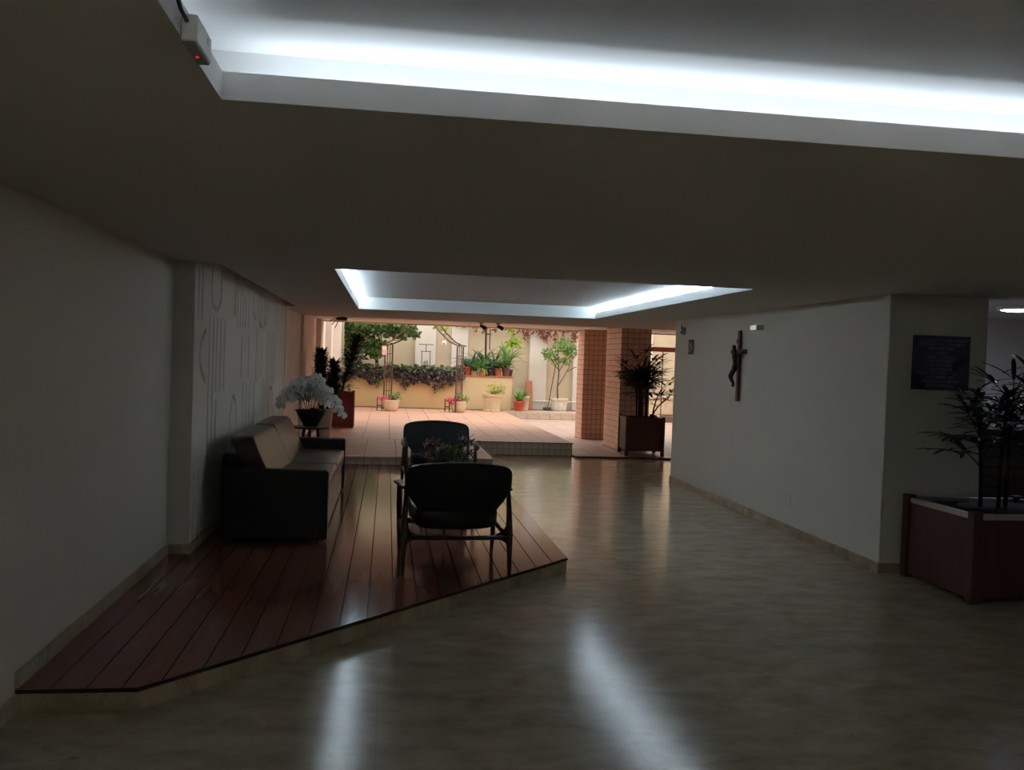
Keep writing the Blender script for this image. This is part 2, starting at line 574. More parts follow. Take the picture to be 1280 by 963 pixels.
def relief():
    y0, y1, z0, z1 = 6.98, 12.85, P, H + .30
    ny, nz = 840, 250
    ys = np.linspace(y0, y1, ny)
    zs = np.linspace(z0, z1, nz)
    Y, Z = np.meshgrid(ys, zs)
    dmin = np.full(Y.shape, 9.0)
    V = [(7.06, 1.92, 2.7), (7.21, 1.92, 2.7), (8.69, 2.01, 2.7), (8.85, 1.91, 2.7), (9.01, 1.91, 2.7), (9.19, 1.92, 2.7), (9.34, 1.92, 2.7), (9.53, 1.93, 2.7), (11.82, 2.02, 2.7), (7.52, 0.83, 1.91), (7.69, 0.81, 1.92), (7.84, 1.32, 1.92), (8.01, 1.32, 1.92), (8.20, 1.32, 1.91), (9.14, 1.43, 1.81), (9.59, 1.42, 1.82), (10.13, 1.34, 1.91), (10.29, 1.35, 1.91), (10.54, 1.40, 1.82), (10.99, 1.32, 1.90), (11.13, 1.32, 1.90), (11.29, 1.31, 1.91), (11.44, 1.31, 1.91), (11.60, 1.31, 1.91), (11.78, 1.30, 1.92), (7.86, 0.74, 1.22), (9.28, 0.90, 1.33), (9.49, 0.88, 1.32), (9.72, 0.87, 1.32), (10.02, 0.86, 1.31), (10.73, 0.85, 1.32), (10.90, 0.89, 1.28), (12.63, 0.80, 1.31), (12.36, 0.82, 1.21),
         (7.05, .16, .70), (7.22, .16, .70), (8.56, .6, .92), (8.94, .6, .92), (7.58, 2.16, 2.7), (8.0, 2.16, 2.7), (10.22, 2.14, 2.7), (10.97, 2.14, 2.7), (10.45, 1.98, 2.7), (10.75, 1.98, 2.7), (11.23, .7, 1.03), (11.69, .7, 1.03), (9.83, 2.12, 2.7)]
    for y, a, b in V:
        dz = np.maximum(np.maximum(a - Z, Z - b), 0)
        dmin = np.minimum(dmin, np.hypot(Y - y, dz))
    # loops: half ellipses (centre y, centre z, half width, half height, side)
    for cy, cz, ry, rz, sg in [(7.79, 2.16, .21, .16, -1), (8.75, .92, .19, .30, 1), (10.6, 2.14, .375, .21, -1), (11.46, 1.03, .23, .19, 1)]:
        for t in np.linspace(0, PI, 60):
            dmin = np.minimum(dmin, np.hypot(Y - (cy + ry * math.cos(t)), Z - (cz + sg * rz * math.sin(t))))
    for t in np.linspace(-1, 1, 60):
        dmin = np.minimum(dmin, np.hypot(Y - (7.16 + .22 * t * t), Z - (1.615 + .2 * t)))
        dmin = np.minimum(dmin, np.hypot(Y - (9.83 + .2 * max(0, t) ** 2), Z - (2.12 - .1 * max(0, t))))
    wv, dep = .018, .045
    X = -1.45 - dep * np.clip((wv - dmin) / .006 + .5, 0, 1)
    co = np.stack([X, Y, Z], -1).reshape(-1, 3).astype(np.float32)
    idx = np.arange(ny * nz).reshape(nz, ny)
    q = np.stack([idx[:-1, :-1], idx[:-1, 1:], idx[1:, 1:], idx[1:, :-1]], -1).reshape(-1, 4)
    me = bpy.data.meshes.new('relief_panel')
    me.vertices.add(len(co))
    me.vertices.foreach_set('co', co.ravel())
    me.loops.add(q.size)
    me.loops.foreach_set('vertex_index', q.ravel().astype(np.int32))
    me.polygons.add(len(q))
    me.polygons.foreach_set('loop_start', np.arange(0, q.size, 4, dtype=np.int32))
    me.update(calc_edges=True)
    me.materials.append(M['wall_paint'])
    o = bpy.data.objects.new('relief_panel', me)
    COL.objects.link(o)
    o.parent = wr
    o['label'] = 'relief panel of incised vertical lines and loops'


relief()

# right block, sign column, lobby walls
struct(MB().box(4.1, 4.98, 6.83, 12.33, 0, H).build('wall_right', 'wall_paint'), 'plain wall carrying the crucifix')
mb = MB().box(4.1, 4.98, 6.824, 6.83, 0, H)
mb.build('column_face', 'column_paint', bpy.data.objects['wall_right'])
MB().tube([(4.1, 6.825, 0), (4.1, 6.825, H)], .012, 8).build('corner_bead', 'wall_paint', bpy.data.objects['wall_right'])
struct(MB().box(4.98, 11, 9.16, 9.36, 0, H).build('wall_lobby', 'wall_paint'), 'dim wall at the back of the side lobby')
struct(MB().box(4.98, 11, 12.13, 12.33, 0, H).build('wall_corridor', 'wall_paint'))
struct(MB().box(11, 11.2, -4.5, 27.2, 0, 4.2).build('wall_east', 'pink_wall'))
struct(MB().box(-1.81, 11.2, -4.7, -4.5, 0, H + .3).build('wall_rear', 'wall_paint'))

# baseboards
def base(name, *bx):
    return struct(MB().box(*bx).build(name, 'marble_trim', bevel=.003))
base('baseboard_left', -1.61, -1.592, 4.19, 6.94, P, P + .075)
base('baseboard_left_front', -1.61, -1.592, -4.5, 4.19, 0, .085)
base('baseboard_column', -1.61, -1.43, 6.925, 6.94, P, P + .075)
base('baseboard_relief', -1.45, -1.432, 6.925, 12.75, P, P + .075)
base('baseboard_right', 4.082, 4.1, 6.81, 12.33, 0, .085)
base('baseboard_sign_column', 4.1, 4.98, 6.81, 6.824, 0, .085)

# ------------------------------------------------------------------ timber platform
XW, XE = -1.61, 1.46
FY = lambda x: 4.185 if x < -1.08 else 4.185 + (x + 1.08) * (6.86 - 4.185) / (1.46 + 1.08)
plat = struct(MB().prism([(-1.60, 4.20), (-1.08, 4.20), (1.44, 6.88), (1.44, 12.74), (-1.60, 12.74)], 0, P - .022).build('platform_floor', 'plank_gap'), 'raised seating platform of red-brown boards')
pw_ = .1535
n_ = int(round((XE - XW) / pw_))
rp = random.Random(3)
for i in range(n_):
    xa, xb = XW + i * pw_ + .0035, XW + (i + 1) * pw_ - .0035
    yend = 12.745 if xa > -1.5 else 6.94
    def plank(a, b, ya=None, yb=None):
        poly = []
        if ya is None:
            poly += [(a, FY(a))]
            if a < -1.08 < b:
                poly += [(-1.08, 4.185)]
            poly += [(b, FY(b))]
        else:
            poly += [(a, ya), (b, ya)]
        poly += [(b, yb), (a, yb)]
        MB().prism(poly, P - .024, P - rp.uniform(0, .0012)).build('plank', 'wood_plank', plat)
    if yend < 8:
        plank(xa, xb, None, yend)
    else:
        cut = max(FY(xa), FY(xb)) + rp.uniform(1.2, 3.0)
        plank(xa, xb, None, cut - .002)
        plank(xa, xb, cut + .002, yend)


def riser(a, b, n, hh=P - .022, th=.018):
    a = Vector((*a, 0))
    b = Vector((*b, 0))
    d = (b - a)
    L = d.length
    d.normalize()
    nr = Vector((d.y, -d.x, 0))
    st = L / n
    for i in range(n):
        p = a + d * (i * st + .0015)
        q = a + d * ((i + 1) * st - .0015)
        MB().prism([(p.x, p.y), (q.x, q.y), (q.x - nr.x * th, q.y - nr.y * th), (p.x - nr.x * th, p.y - nr.y * th)], 0, hh).build('riser_slab', 'marble_trim', plat, bevel=.002, bseg=1)


riser((-1.60, 4.187), (-1.08, 4.187), 1)
riser((-1.08, 4.187), (1.456, 6.86), 4)
riser((1.456, 6.86), (1.456, 12.74), 5)
mb = MB()
mb.tube([(-1.60, 4.184, P - .012), (-1.08, 4.184, P - .012), (1.459, 6.858, P - .012), (1.459, 12.74, P - .012)], .009, 6)
mb.build('nosing', 'nosing', plat)

# ------------------------------------------------------------------ terrace, patio, threshold
terr = struct(MB().prism([(-1.47, 12.76), (1.545, 12.76), (1.545, 15.51), (3.312, 15.51), (3.312, 25.01), (11, 25.01), (11, 27), (-1.47, 27)], 0, TZ - .012).build('floor_terrace', 'grout_floor'), 'raised terrace paved with terracotta tiles')
ts = .465
me_t = tile_mesh('tile', ts - .007, ts - .007, .014, 'terracotta_tile')
cnt = 0
for i in range(11):
    for j in range(32):
        cx, cy = 3.325 - ts * (i + .5), 15.495 + ts * (j + .5)
        if j >= 21:
            continue
        if cx - ts / 2 < -1.5:
            continue
        obj_from(me_t, 'tile', terr, (cx, cy, TZ - .014 + rngT.uniform(-.0006, .0006)))
        cnt += 1
for i in range(7):
    for j in range(6):
        cx, cy = 1.56 - ts * (i + .5), 15.495 - ts * (j + .5)
        if cx - ts / 2 < -1.7:
            continue
        if cy - ts / 2 < 12.70:
            continue
        obj_from(me_t, 'tile', terr, (cx, cy, TZ - .014 + rngT.uniform(-.0006, .0006)))
# the far ledge strip in front of the back wall
me_l = tile_mesh('tile', ts - .007, ts - .007, .014, 'patio_tile')
for i in range(10):
    obj_from(me_l, 'tile', terr, (3.33 + ts * (i + .5), 25.0 + ts * .5, TZ - .014))
    obj_from(me_l, 'tile', terr, (3.33 + ts * (i + .5), 25.0 + ts * 1.5, TZ - .014))
# tiled risers
tile_face(terr, (-1.45, 12.758, P + .003), (1, 0, 0), (0, 0, 1), 26, 1, .1152, .108, .006, .008, 'riser_tile', 'riser_tile')
tile_face(terr, (1.547, 12.76, .004), (0, 1, 0), (0, 0, 1), 24, 2, .1145, .108, .006, .008, 'riser_tile', 'riser_tile')
tile_face(terr, (1.55, 15.508, .004), (1, 0, 0), (0, 0, 1), 17, 2, .1036, .108, .007, .008, 'riser_tile', 'riser_tile')
mb = MB()
mb.box(-1.47, 1.56, 12.735, 12.76, TZ - .010, TZ + .002)
mb.box(1.545, 1.562, 12.735, 15.49, TZ - .010, TZ + .002)
mb.box(1.545, 3.33, 15.485, 15.51, TZ - .010, TZ + .002)
mb.build('edge_strip', 'nosing', terr)
# sunk floor behind the terrace edge (patio)
pat = struct(MB().box(3.312, 11, 15.3, 25.0, -.1, PZ - .012).build('floor_patio', 'grout_floor'), 'lower patio paved with pinkish tiles')
me_p = tile_mesh('tile', ts - .007, ts - .007, .014, 'patio_tile')
for i in range(13):
    for j in range(21):
        cx, cy = 3.32 + ts * (i + .5), 15.3 + ts * (j + .5)
        if cx > 9.2 or cy > 24.95:
            continue
        obj_from(me_p, 'tile', pat, (cx, cy, PZ - .014 + rngT.uniform(-.0006, .0006)))
struct(MB().box(3.32, 11, 15.19, 15.31, -.02, PZ + .004).build('trim_1', 'dark_wood', bevel=.004), 'dark threshold strip')
# terrace side and ledge risers
tile_face(terr, (3.314, 15.51, PZ + .002), (0, 1, 0), (0, 0, 1), 40, 1, .2375, .2, .006, .006, 'riser_tile', 'riser_tile')
tile_face(terr, (3.33, 25.008, PZ + .002), (1, 0, 0), (0, 0, 1), 14, 1, .33, .2, .008, .006, 'riser_tile', 'riser_tile')

# ------------------------------------------------------------------ outdoor shell
struct(MB().box(-1.81, 11, 15.4, 19.3, 2.40, 2.62).build('ceiling_soffit', 'soffit_paint'), 'pale soffit over the terrace edge')
struct(MB().box(-1.81, 11, 15.36, 15.42, H - .0005, 2.62).build('trim_2', 'ceiling_paint'))
struct(MB().box(-1.81, 11, 19.22, 19.32, 2.375, 4.2).build('wall_facade', 'white_wall'))
wlg = struct(MB().box(-1.9, -1.47, 12.85, 27.2, 0, 4.2).build('wall_garden', 'pink_wall'), 'pink plastered side wall with white pilasters')
for ya, yb, dx, m in [(12.86, 13.2, .03, 'pink_wall'), (15.3, 17.4, .05, 'pink_wall'), (18.6, 19.2, .10, 'white_wall'), (21.3, 21.9, .14, 'white_wall'), (24.2, 25.2, .20, 'white_wall')]:
    MB().box(-1.5, -1.47 + dx, ya, yb, 0, 2.38 if yb < 19.3 else 4.2).build('pilaster', m, wlg, bevel=.01)
wb = struct(MB().box(-1.9, 11.2, 27, 27.3, 0, 4.2).build('wall_back', 'cream_wall'), 'cream garden wall with white pilasters')
for xa, xb in [(.80, 1.42), (1.90, 2.40), (4.30, 4.85), (5.68, 6.2), (7.6, 8.2), (9.4, 10.)]:
    MB().box(xa, xb, 26.84, 27.02, 0, 4.2).build('pilaster', 'white_wall', wb, bevel=.015)
# planter wall and pot ledge
pl = struct(MB().box(-1.47, 2.12, 25.48, 25.62, TZ, 1.22).build('wall_planter', 'ochre_wall', bevel=.01), 'ochre stained planter wall overgrown along its top')
MB().box(-1.47, 2.12, 25.62, 26.6, TZ, 1.12).build('soil_bed', 'soil', pl)
pl2 = struct(MB().box(2.12, 3.60, 25.48, 26.3, TZ, 1.195).build('wall_ledge', 'ledge_wall', bevel=.01), 'pale yellow wall end with a pot ledge')
MB().box(2.10, 3.64, 25.44, 26.34, 1.195, 1.222).build('ledge_slab', 'pot_terra', pl2, bevel=.005)

# ------------------------------------------------------------------ tiled pillars
def pillar(name, label, x0, x1, y0, y1, nx, ny):
    z1 = 2.40
    o = struct(MB().box(x0, x1, y0, y1, PZ, z1).build(name, 'grout_dark'), label)
    nz = 22
    sv = (z1 - PZ - .01) / nz
    tile_face(o, (x0, y0, PZ + .005), (1, 0, 0), (0, 0, 1), nx, nz, (x1 - x0) / nx, sv, .008, .006, 'pillar_tile')
    tile_face(o, (x0, y1, PZ + .005), (0, -1, 0), (0, 0, 1), ny, nz, (y1 - y0) / ny, sv, .008, .006, 'pillar_tile')
    tile_face(o, (x1, y0, PZ + .005), (0, 1, 0), (0, 0, 1), ny, 2, (y1 - y0) / ny, sv, .008, .006, 'pillar_tile')
    return o


pillar('pillar', 'far pillar clad in small terracotta tiles', 4.20, 4.82, 18.75, 19.4, 6, 6)
pillar('pillar', 'nearer tiled pillar behind the boxed palm', 4.40, 4.98, 16.42, 17.58, 5, 5)

# ================================================================== THINGS
# ------------------------------------------------------------------ armchairs
def bar(mb, p, q, w, d):
    """tapered flat bar from p to q, w = (start, end) across X, d = across Y"""
    p, q = Vector(p), Vector(q)
    vs = []
    for c, a, b in ((p, w[0], d[0]), (q, w[1], d[1])):
        for sx, sy in ((-1, -1), (1, -1), (1, 1), (-1, 1)):
            vs.append(c + Vector((sx * a / 2, sy * b / 2, 0)))
    return mb.add(vs, [(0, 3, 2, 1), (4, 5, 6, 7), (0, 1, 5, 4), (1, 2, 6, 5), (2, 3, 7, 6), (3, 0, 4, 7)])


def armchair(label, loc, rz):
    c = thing('armchair', label, 'armchair', loc, rz, 'armchairs on the platform')
    for s in (-1, 1):
        # rear leg: tapered post, swelling at the stretcher
        mb = MB().tube([(s * .386, -.33, 0), (s * .383, -.325, .16), (s * .380, -.318, .28), (s * .376, -.30, .45), (s * .368, -.28, .62)], [.014, .019, .026, .020, .016], 10)
        mb.build('leg', 'dark_wood', c, smooth=True)
        mb = MB().tube([(s * .365, .33, 0), (s * .372, .325, .22), (s * .378, .315, .42), (s * .380, .30, .575)], [.013, .019, .022, .020], 10)
        mb.build('leg', 'dark_wood', c, smooth=True)
        # curved flat arm
        mb = MB()
        pts = [(s * .372, -.32, .615), (s * .385, -.15, .612), (s * .396, .05, .604), (s * .398, .22, .594), (s * .392, .33, .578), (s * .386, .372, .558)]
        mb.tube(pts, [.022, .026, .032, .037, .034, .018], 12, sy=.42)
        mb.build('armrest', 'dark_wood', c, smooth=True)
        # side rail between the legs
        mb = MB().tube([(s * .380, -.32, .275), (s * .376, 0, .262), (s * .372, .325, .275)], [.021, .016, .021], 8)
        mb.build('side_rail', 'dark_wood', c, smooth=True)
        # seat strut and rounded bracket
        mb = MB().tube([(s * .375, -.31, .36), (s * .345, -.29, .295), (s * .29, -.285, .265)], [.012, .016, .018], 8)
        mb.tube([(s * .382, -.32, .17), (s * .365, -.32, .235), (s * .32, -.32, .262)], [.010, .014, .014], 8)
        mb.build('bracket', 'dark_wood', c, smooth=True)
        mb = MB().tube([(s * .37, .05, .27), (s * .31, .04, .34)], .014, 8)
        mb.build('seat_strut', 'dark_wood', c, smooth=True)
    for y in (-.32, .322):
        MB().tube([(-.375, y, .268), (0, y, .262), (.375, y, .268)], [.022, .019, .022], 10, sy=.8).build('stretcher', 'dark_wood', c, smooth=True)
    # seat pad, slightly dished and rising to the front
    def sf(x, y, z):
        return (x * (1 - .06 * (y < 0)), y + .02, z + .41 + .04 * (y / .33) - .02 * (1 - (x / .32) ** 2) + .10 * max(0, (-y - .12) / .22) ** 1.6 * (.35 if z < 0 else 1))
    MB().superq(.325, .345, .07, .35, .28, 40, 14, sf).build('seat', 'leather', c, smooth=True)
    # wrap-around backrest, wide at the top and drawn in below
    def bf(x, y, z):
        t = (z + .175) / .35
        q_ = min(1, max(0, (t - .10) / .34))
        k = .80 + .20 * q_ * q_ * (3 - 2 * q_)
        xx = x * k
        return (xx, -.335 - .085 * t + y + .50 * xx * xx, z + .630 + .012 * math.cos(xx * 7))
    MB().superq(.385, .045, .178, .30, .55, 64, 26, bf).build('backrest', 'leather', c, smooth=True)
    return c


armchair('black leather armchair with its back to us at the platform edge', (.515, 6.62, P), math.radians(3))
armchair('black leather armchair facing us beyond the low plant table', (.60, 10.02, P), math.radians(182))

# ------------------------------------------------------------------ low table with foliage bowl
t = thing('coffee_table', 'low dark wooden table hidden behind the nearest armchair', 'table', (.56, 8.25, P))
MB().lathe([(.30, .345), (.33, .35), (.34, .365), (.33, .38), (.0, .38)], 40).build('table_top', 'dark_wood', t, smooth=False)
for k in range(3):
    a = 2 * PI * k / 3 + .5
    MB().tube([(.10 * math.cos(a), .10 * math.sin(a), .345), (.26 * math.cos(a), .26 * math.sin(a), 0)], [.026, .014], 10).build('leg', 'dark_wood', t, smooth=True)
rg = random.Random(11)
t = thing('plant_bowl', 'bowl of purple and green foliage on the low table', 'plant', (.57, 8.25, P + .38))
MB().lathe([(.09, 0), (.14, .03), (.20, .10), (.22, .145), (.205, .145), (.19, .12), (0, .115)], 32).build('bowl', 'black_ceramic', t, smooth=True)
for nm, m, cx, k0, hh in (('wine_foliage', 'leaf_wine', -.11, 110, .34), ('green_foliage', 'leaf_green', .08, 120, .26), ('purple_foliage', 'leaf_purple', .17, 90, .38), ('dark_foliage', 'leaf_mid', -.06, 120, .26)):
    mb = MB()
    for _ in range(k0):
        a = rg.uniform(0, 2 * PI)
        b = Vector((cx + rg.gauss(0, .05), rg.gauss(0, .05), .10 + rg.uniform(0, hh * .85)))
        mb.leaf(b, (math.cos(a), math.sin(a), rg.uniform(.6, 2.2)), rg.uniform(.05, .10), rg.uniform(.022, .036), rg.uniform(.3, 1.0), 3, 2)
    mb.build(nm, m, t)

# ------------------------------------------------------------------ sofa
S0, S1 = 7.36, 10.36
sf_ = thing('sofa', 'long brown-black leather sofa standing against the relief wall', 'sofa', (-.95, (S0 + S1) / 2, P))
L2 = (S1 - S0) / 2
MB().box(-.30, .47, -L2 + .10, L2 - .10, .02, .33).build('base', 'leather', sf_, bevel=.02)
MB().box(-.24, .40, -L2 + .15, L2 - .15, 0, .03).build('plinth', 'black_metal', sf_)
for s, lo in ((-1, -L2), (1, L2 - .13)):
    MB().box(-.35, .50, lo, lo + .13, .015, .60).build('arm', 'leather', sf_, bevel=.028, bseg=4)
MB().box(-.36, -.24, -L2 + .02, L2 - .02, .02, .72).build('back_frame', 'leather', sf_, bevel=.04, bseg=4)
nb = 2
cw = (2 * L2 - .26) / nb
for i in range(nb):
    cy = -L2 + .13 + cw * (i + .5)
    def f1(x, y, z, cy=cy):
        return (x + .12, y + cy, z + .405 + .015 * math.cos(y * 3) * (1 if z > 0 else 0))
    MB().superq(.375, cw / 2 - .001, .085, .22, .10, 48, 14, f1).build('seat_cushion', 'brown_leather', sf_, smooth=True)

    def f2(x, y, z, cy=cy):
        t_ = (z + .24) / .48
        return (x - .02 - .22 * t_, y * (1 - .005 * t_) + cy, z + .63 + .006 * math.cos(y * 9))
    MB().superq(.10, cw / 2, .225, .26, .07, 64, 22, f2).build('back_cushion', 'brown_leather', sf_, smooth=True)
for s in (-1, 1):
    for x in (-.26, .40):
        MB().box(x - .03, x + .03, s * (L2 - .07) - .03, s * (L2 - .07) + .03, 0, .02).build('foot', 'black_metal', sf_)

# ------------------------------------------------------------------ side table and orchids
TX, TY = -.92, 11.15
t = thing('side_table', 'small round dark wooden side table beyond the sofa', 'table', (TX, TY, P))
MB().lathe([(.20, .632), (.232, .638), (.24, .648), (.232, .658), (0, .658)], 40).build('table_top', 'dark_wood', t)
for k in range(3):
    a = 2 * PI * k / 3 - .35
    MB().tube([(.09 * math.cos(a), .09 * math.sin(a), .635), (.19 * math.cos(a), .19 * math.sin(a), 0)], [.021, .012], 10).build('leg', 'dark_wood', t, smooth=True)

t = thing('orchid_vase', 'black conical bowl of white orchids on the small side table', 'flower vase', (TX, TY, P + .658))
MB().lathe([(.075, 0), (.085, .006), (.12, .07), (.165, .15), (.19, .205), (.178, .205), (.155, .16), (0, .15)], 36).build('bowl', 'black_ceramic', t, smooth=True)
mb = MB()
rg = random.Random(8)
for k in range(12):
    a = 2 * PI * k / 12 + rg.uniform(-.2, .2)
    mb.leaf((.04 * math.cos(a), .04 * math.sin(a), .17), (math.cos(a), math.sin(a), rg.uniform(.4, 1.2)), rg.uniform(.16, .24), .055, rg.uniform(.8, 1.5), 5, 2)
mb.build('leaves', 'leaf_orchid', t)
# one orchid bloom: three sepals, two broad petals, a lip
mbf = MB()
for k in range(3):
    a = PI / 2 + 2 * PI * k / 3
    mbf.leaf((0, 0, 0), (math.cos(a), .12, math.sin(a)), .042, .028, .1, 3, 2, roll=0)
for sgn in (-1, 1):
    mbf.leaf((0, -.004, 0), (sgn, -.05, .35), .044, .050, .1, 3, 2, roll=PI / 2 * 0)
# turn blades so that their flat side looks along -Y
bloom = MB()
for k in range(3):
    a = PI / 2 + 2 * PI * k / 3
    ca, sa = math.cos(a), math.sin(a)
    pr = [(0, .004), (.016, .012), (.030, .014), (.043, .003)]
    vs = [(ca * l - sa * w_, .006 + .3 * l * l, sa * l + ca * w_) for l, w_ in pr] + [(ca * l + sa * w_, .006 + .3 * l * l, sa * l - ca * w_) for l, w_ in pr]
    bloom.add(vs, [(i, i + 1, i + 5, i + 4) for i in range(3)])
for sgn in (-1, 1):
    a = PI / 2 - sgn * 1.15
    ca, sa = math.cos(a), math.sin(a)
    pr = [(0, .005), (.014, .021), (.030, .026), (.046, .010)]
    vs = [(ca * l - sa * w_, -.002 + 3 * l * l, sa * l + ca * w_) for l, w_ in pr] + [(ca * l + sa * w_, -.002 + 3 * l * l, sa * l - ca * w_) for l, w_ in pr]
    bloom.add(vs, [(i, i + 1, i + 5, i + 4) for i in range(3)])
me_bloom = bloom.mesh('bloom', 'petal')
me_lip = MB().superq(.007, .009, .009, 1, 1, 8, 6, lambda x, y, z: (x, y - .006, z - .004)).mesh('lip', 'orchid_center')
ns = 11
for k in range(ns):
    u_ = -1 + 2 * k / (ns - 1)
    side = u_ * .44 + rg.uniform(-.06, .06)
    dpt = rg.uniform(-.22, .22)
    hgt = .46 - .18 * abs(u_) ** 1.5 + rg.uniform(-.05, .05)
    pts = []
    for q in range(9):
        s_ = q / 8
        pts.append((side * (.12 + .88 * s_ ** 1.5) * .82, dpt * s_ ** 1.4, .15 + hgt * math.sin(s_ * PI * .66) / .9 - .20 * s_ ** 3))
    MB().tube(pts, [.005] * 6 + [.004, .003, .002], 6).build('flower_stem', 'leaf_orchid', t, smooth=True)
    for q in range(13):
        s_ = .40 + .60 * q / 12
        f_ = s_ * 8
        i0 = min(7, int(f_))
        a_ = Vector(pts[i0]).lerp(Vector(pts[i0 + 1]), f_ - i0)
        a_ += Vector((rg.gauss(0, .022), rg.gauss(-.012, .022), rg.gauss(-.01, .022)))
        R_ = (Matrix.Rotation(rg.uniform(-1.1, 1.1), 3, 'Z') @ Matrix.Rotation(rg.uniform(-.5, .35), 3, 'X') @ Matrix.Rotation(rg.uniform(-.6, .6), 3, 'Y')) * rg.uniform(1.15, 1.6)
        b_ = obj_from(me_bloom, 'bloom', t, a_, R_)
        obj_from(me_lip, 'lip', b_)

# ------------------------------------------------------------------ boxed planters
def panel_box(t, sx, sy, h, m, foot=.06, trim=None, post=.05, npan=0):
    """wooden planter: corner posts with feet, four recessed panels, rim"""
    a, b = sx / 2, sy / 2
    for ex in (-1, 1):
        for ey in (-1, 1):
            x, y = ex * (a - post / 2), ey * (b - post / 2)
            MB().box(x - post / 2, x + post / 2, y - post / 2, y + post / 2, 0, h + .012).build('corner_post', m, t, bevel=.006)
    for ey in (-1, 1):
        y = ey * (b - post / 2)
        MB().box(-a + post, a - post, y - .011, y + .011, foot, h - .02).build('panel', m, t, bevel=.003)
        MB().box(-a + post, a - post, y - .018, y + .018, h - .05, h - .008).build('rim', trim or m, t, bevel=.003)
    for ex in (-1, 1):
        x = ex * (a - post / 2)
        MB().box(x - .011, x + .011, -b + post, b - post, foot, h - .02).build('panel', m, t, bevel=.003)
        MB().box(x - .018, x + .018, -b + post, b - post, h - .05, h - .008).build('rim', trim or m, t, bevel=.003)
    MB().box(-a + post * .7, a - post * .7, -b + post * .7, b - post * .7, foot + .01, h - .04).build('soil', 'soil', t)


def fan_frond(mb_l, mb_s, base, d, rng, pet, n, ln, wd, droop=.5):
    d = Vector(d).normalized()
    pts = [Vector(base)]
    for k in range(4):
        d = (d + Vector((0, 0, -.05))).normalized()
        pts.append(pts[-1] + d * pet / 4)
    mb_s.tube(pts, [.006, .005, .005, .004, .004], 5)
    tip = pts[-1]
    side = d.cross(Vector((0, 0, 1)))
    if side.length < .01:
        side = Vector((1, 0, 0))
    side.normalize()
    upv = side.cross(d)
    for k in range(n):
        a = (k / (n - 1) - .5) * 2.9
        dd = d * math.cos(a) + side * math.sin(a) + upv * .12
        L = ln * (1 - .25 * abs(a) / 1.45) * rng.uniform(.85, 1.1)
        mb_l.leaf(tip, dd, L, wd * rng.uniform(.8, 1.1), droop * rng.uniform(.7, 1.3), 4, 1)


def lady_palm(t, stems, rng, mleaf, z0=0, ymax=9, lw=.036):
    """clump of canes (x, y, height, lean_x, lean_y, fronds, frond length)"""
    for x, y, h, lx, ly, nf, ln in stems:
        pts = [(x + lx * s * s, y + ly * s * s, z0 + h * s) for s in (0, .33, .66, 1)]
        MB().tube(pts, [.016, .015, .013, .011], 8).build('cane', 'bark_dark', t, smooth=True)
        for k in range(nf):
            s = rng.uniform(.52, 1.0) if k else 1.0
            b = Vector((x + lx * s * s, y + ly * s * s, z0 + h * s))
            a = 2.4 * k + rng.uniform(-.5, .5)
            el = rng.uniform(.15, 1.3) if s < .95 else rng.uniform(.8, 2.0)
            mb_l, mb_s = MB(), MB()
            fan_frond(mb_l, mb_s, b, (math.cos(a), math.sin(a), el), rng, rng.uniform(.14, .30), rng.randint(5, 8), ln * rng.uniform(.8, 1.15), lw, .55)
            for q_ in (mb_l, mb_s):
                q_.v = [(a_, min(b_, ymax + rng.uniform(-.02, 0)), c_) for a_, b_, c_ in q_.v]
            fr = mb_l.build('frond', mleaf, t)
            mb_s.build('leaf_stalk', mleaf, fr)


# large planter beside the sign column
PX, PY, PSX, PSY, PH = 4.245 + .52, 6.31, 1.04, .90, .665
t = thing('wooden_planter', 'large dark mahogany planter box with pale rim under the blue plaque', 'planter', (PX, PY, 0))
panel_box(t, PSX, PSY, PH, 'mahogany', .03, 'metal_trim', .075)
t2 = thing('lady_palm', 'fan palm clump growing in front of the blue plaque', 'plant', (PX, PY, PH - .045))
MB().lathe([(.20, 0), (.26, .012), (.24, .035), (.10, .05), (0, .05)], 28, (-.08, -.05)).build('soil_mound', 'soil', t2, smooth=True)
rg = random.Random(21)
lady_palm(t2, [(-.22, -.10, .62, -.06, -.03, 13, .27), (-.10, -.14, .78, -.01, -.05, 14, .29), (.05, -.02, .88, .03, .0, 13, .29), (.16, -.14, .74, .06, -.06, 12, .29), (.26, .0, .82, .10, .0, 12, .28)], rg, 'leaf_dark', .02, .48)
mb_l, mb_s = MB(), MB()
fan_frond(mb_l, mb_s, (-.20, -.05, .44), (-1, -.1, .22), rg, .30, 4, .26, .034, .3)
fr = mb_l.build('frond', 'leaf_dark', t2)
mb_s.build('leaf_stalk', 'leaf_dark', fr)

# dark cabinet behind the big planter
t = thing('slatted_cabinet', 'dark wooden cabinet with slatted front behind the right-hand fan palm', 'cabinet', (5.56, 7.25, 0))
MB().box(-.50, .50, -.20, .20, .05, 1.21).build('body', 'dark_wood', t, bevel=.006)
for k in range(12):
    MB().box(-.46, .46, -.222, -.20, .14 + k * .085, .14 + k * .085 + .06).build('slat', 'dark_wood', t, bevel=.004)
MB().box(-.515, -.49, -.23, .20, .0, 1.225).build('edge_strip', 'metal_trim', t, bevel=.002)
MB().box(-.45, .45, -.17, .17, 0, .05).build('plinth', 'black_metal', t)

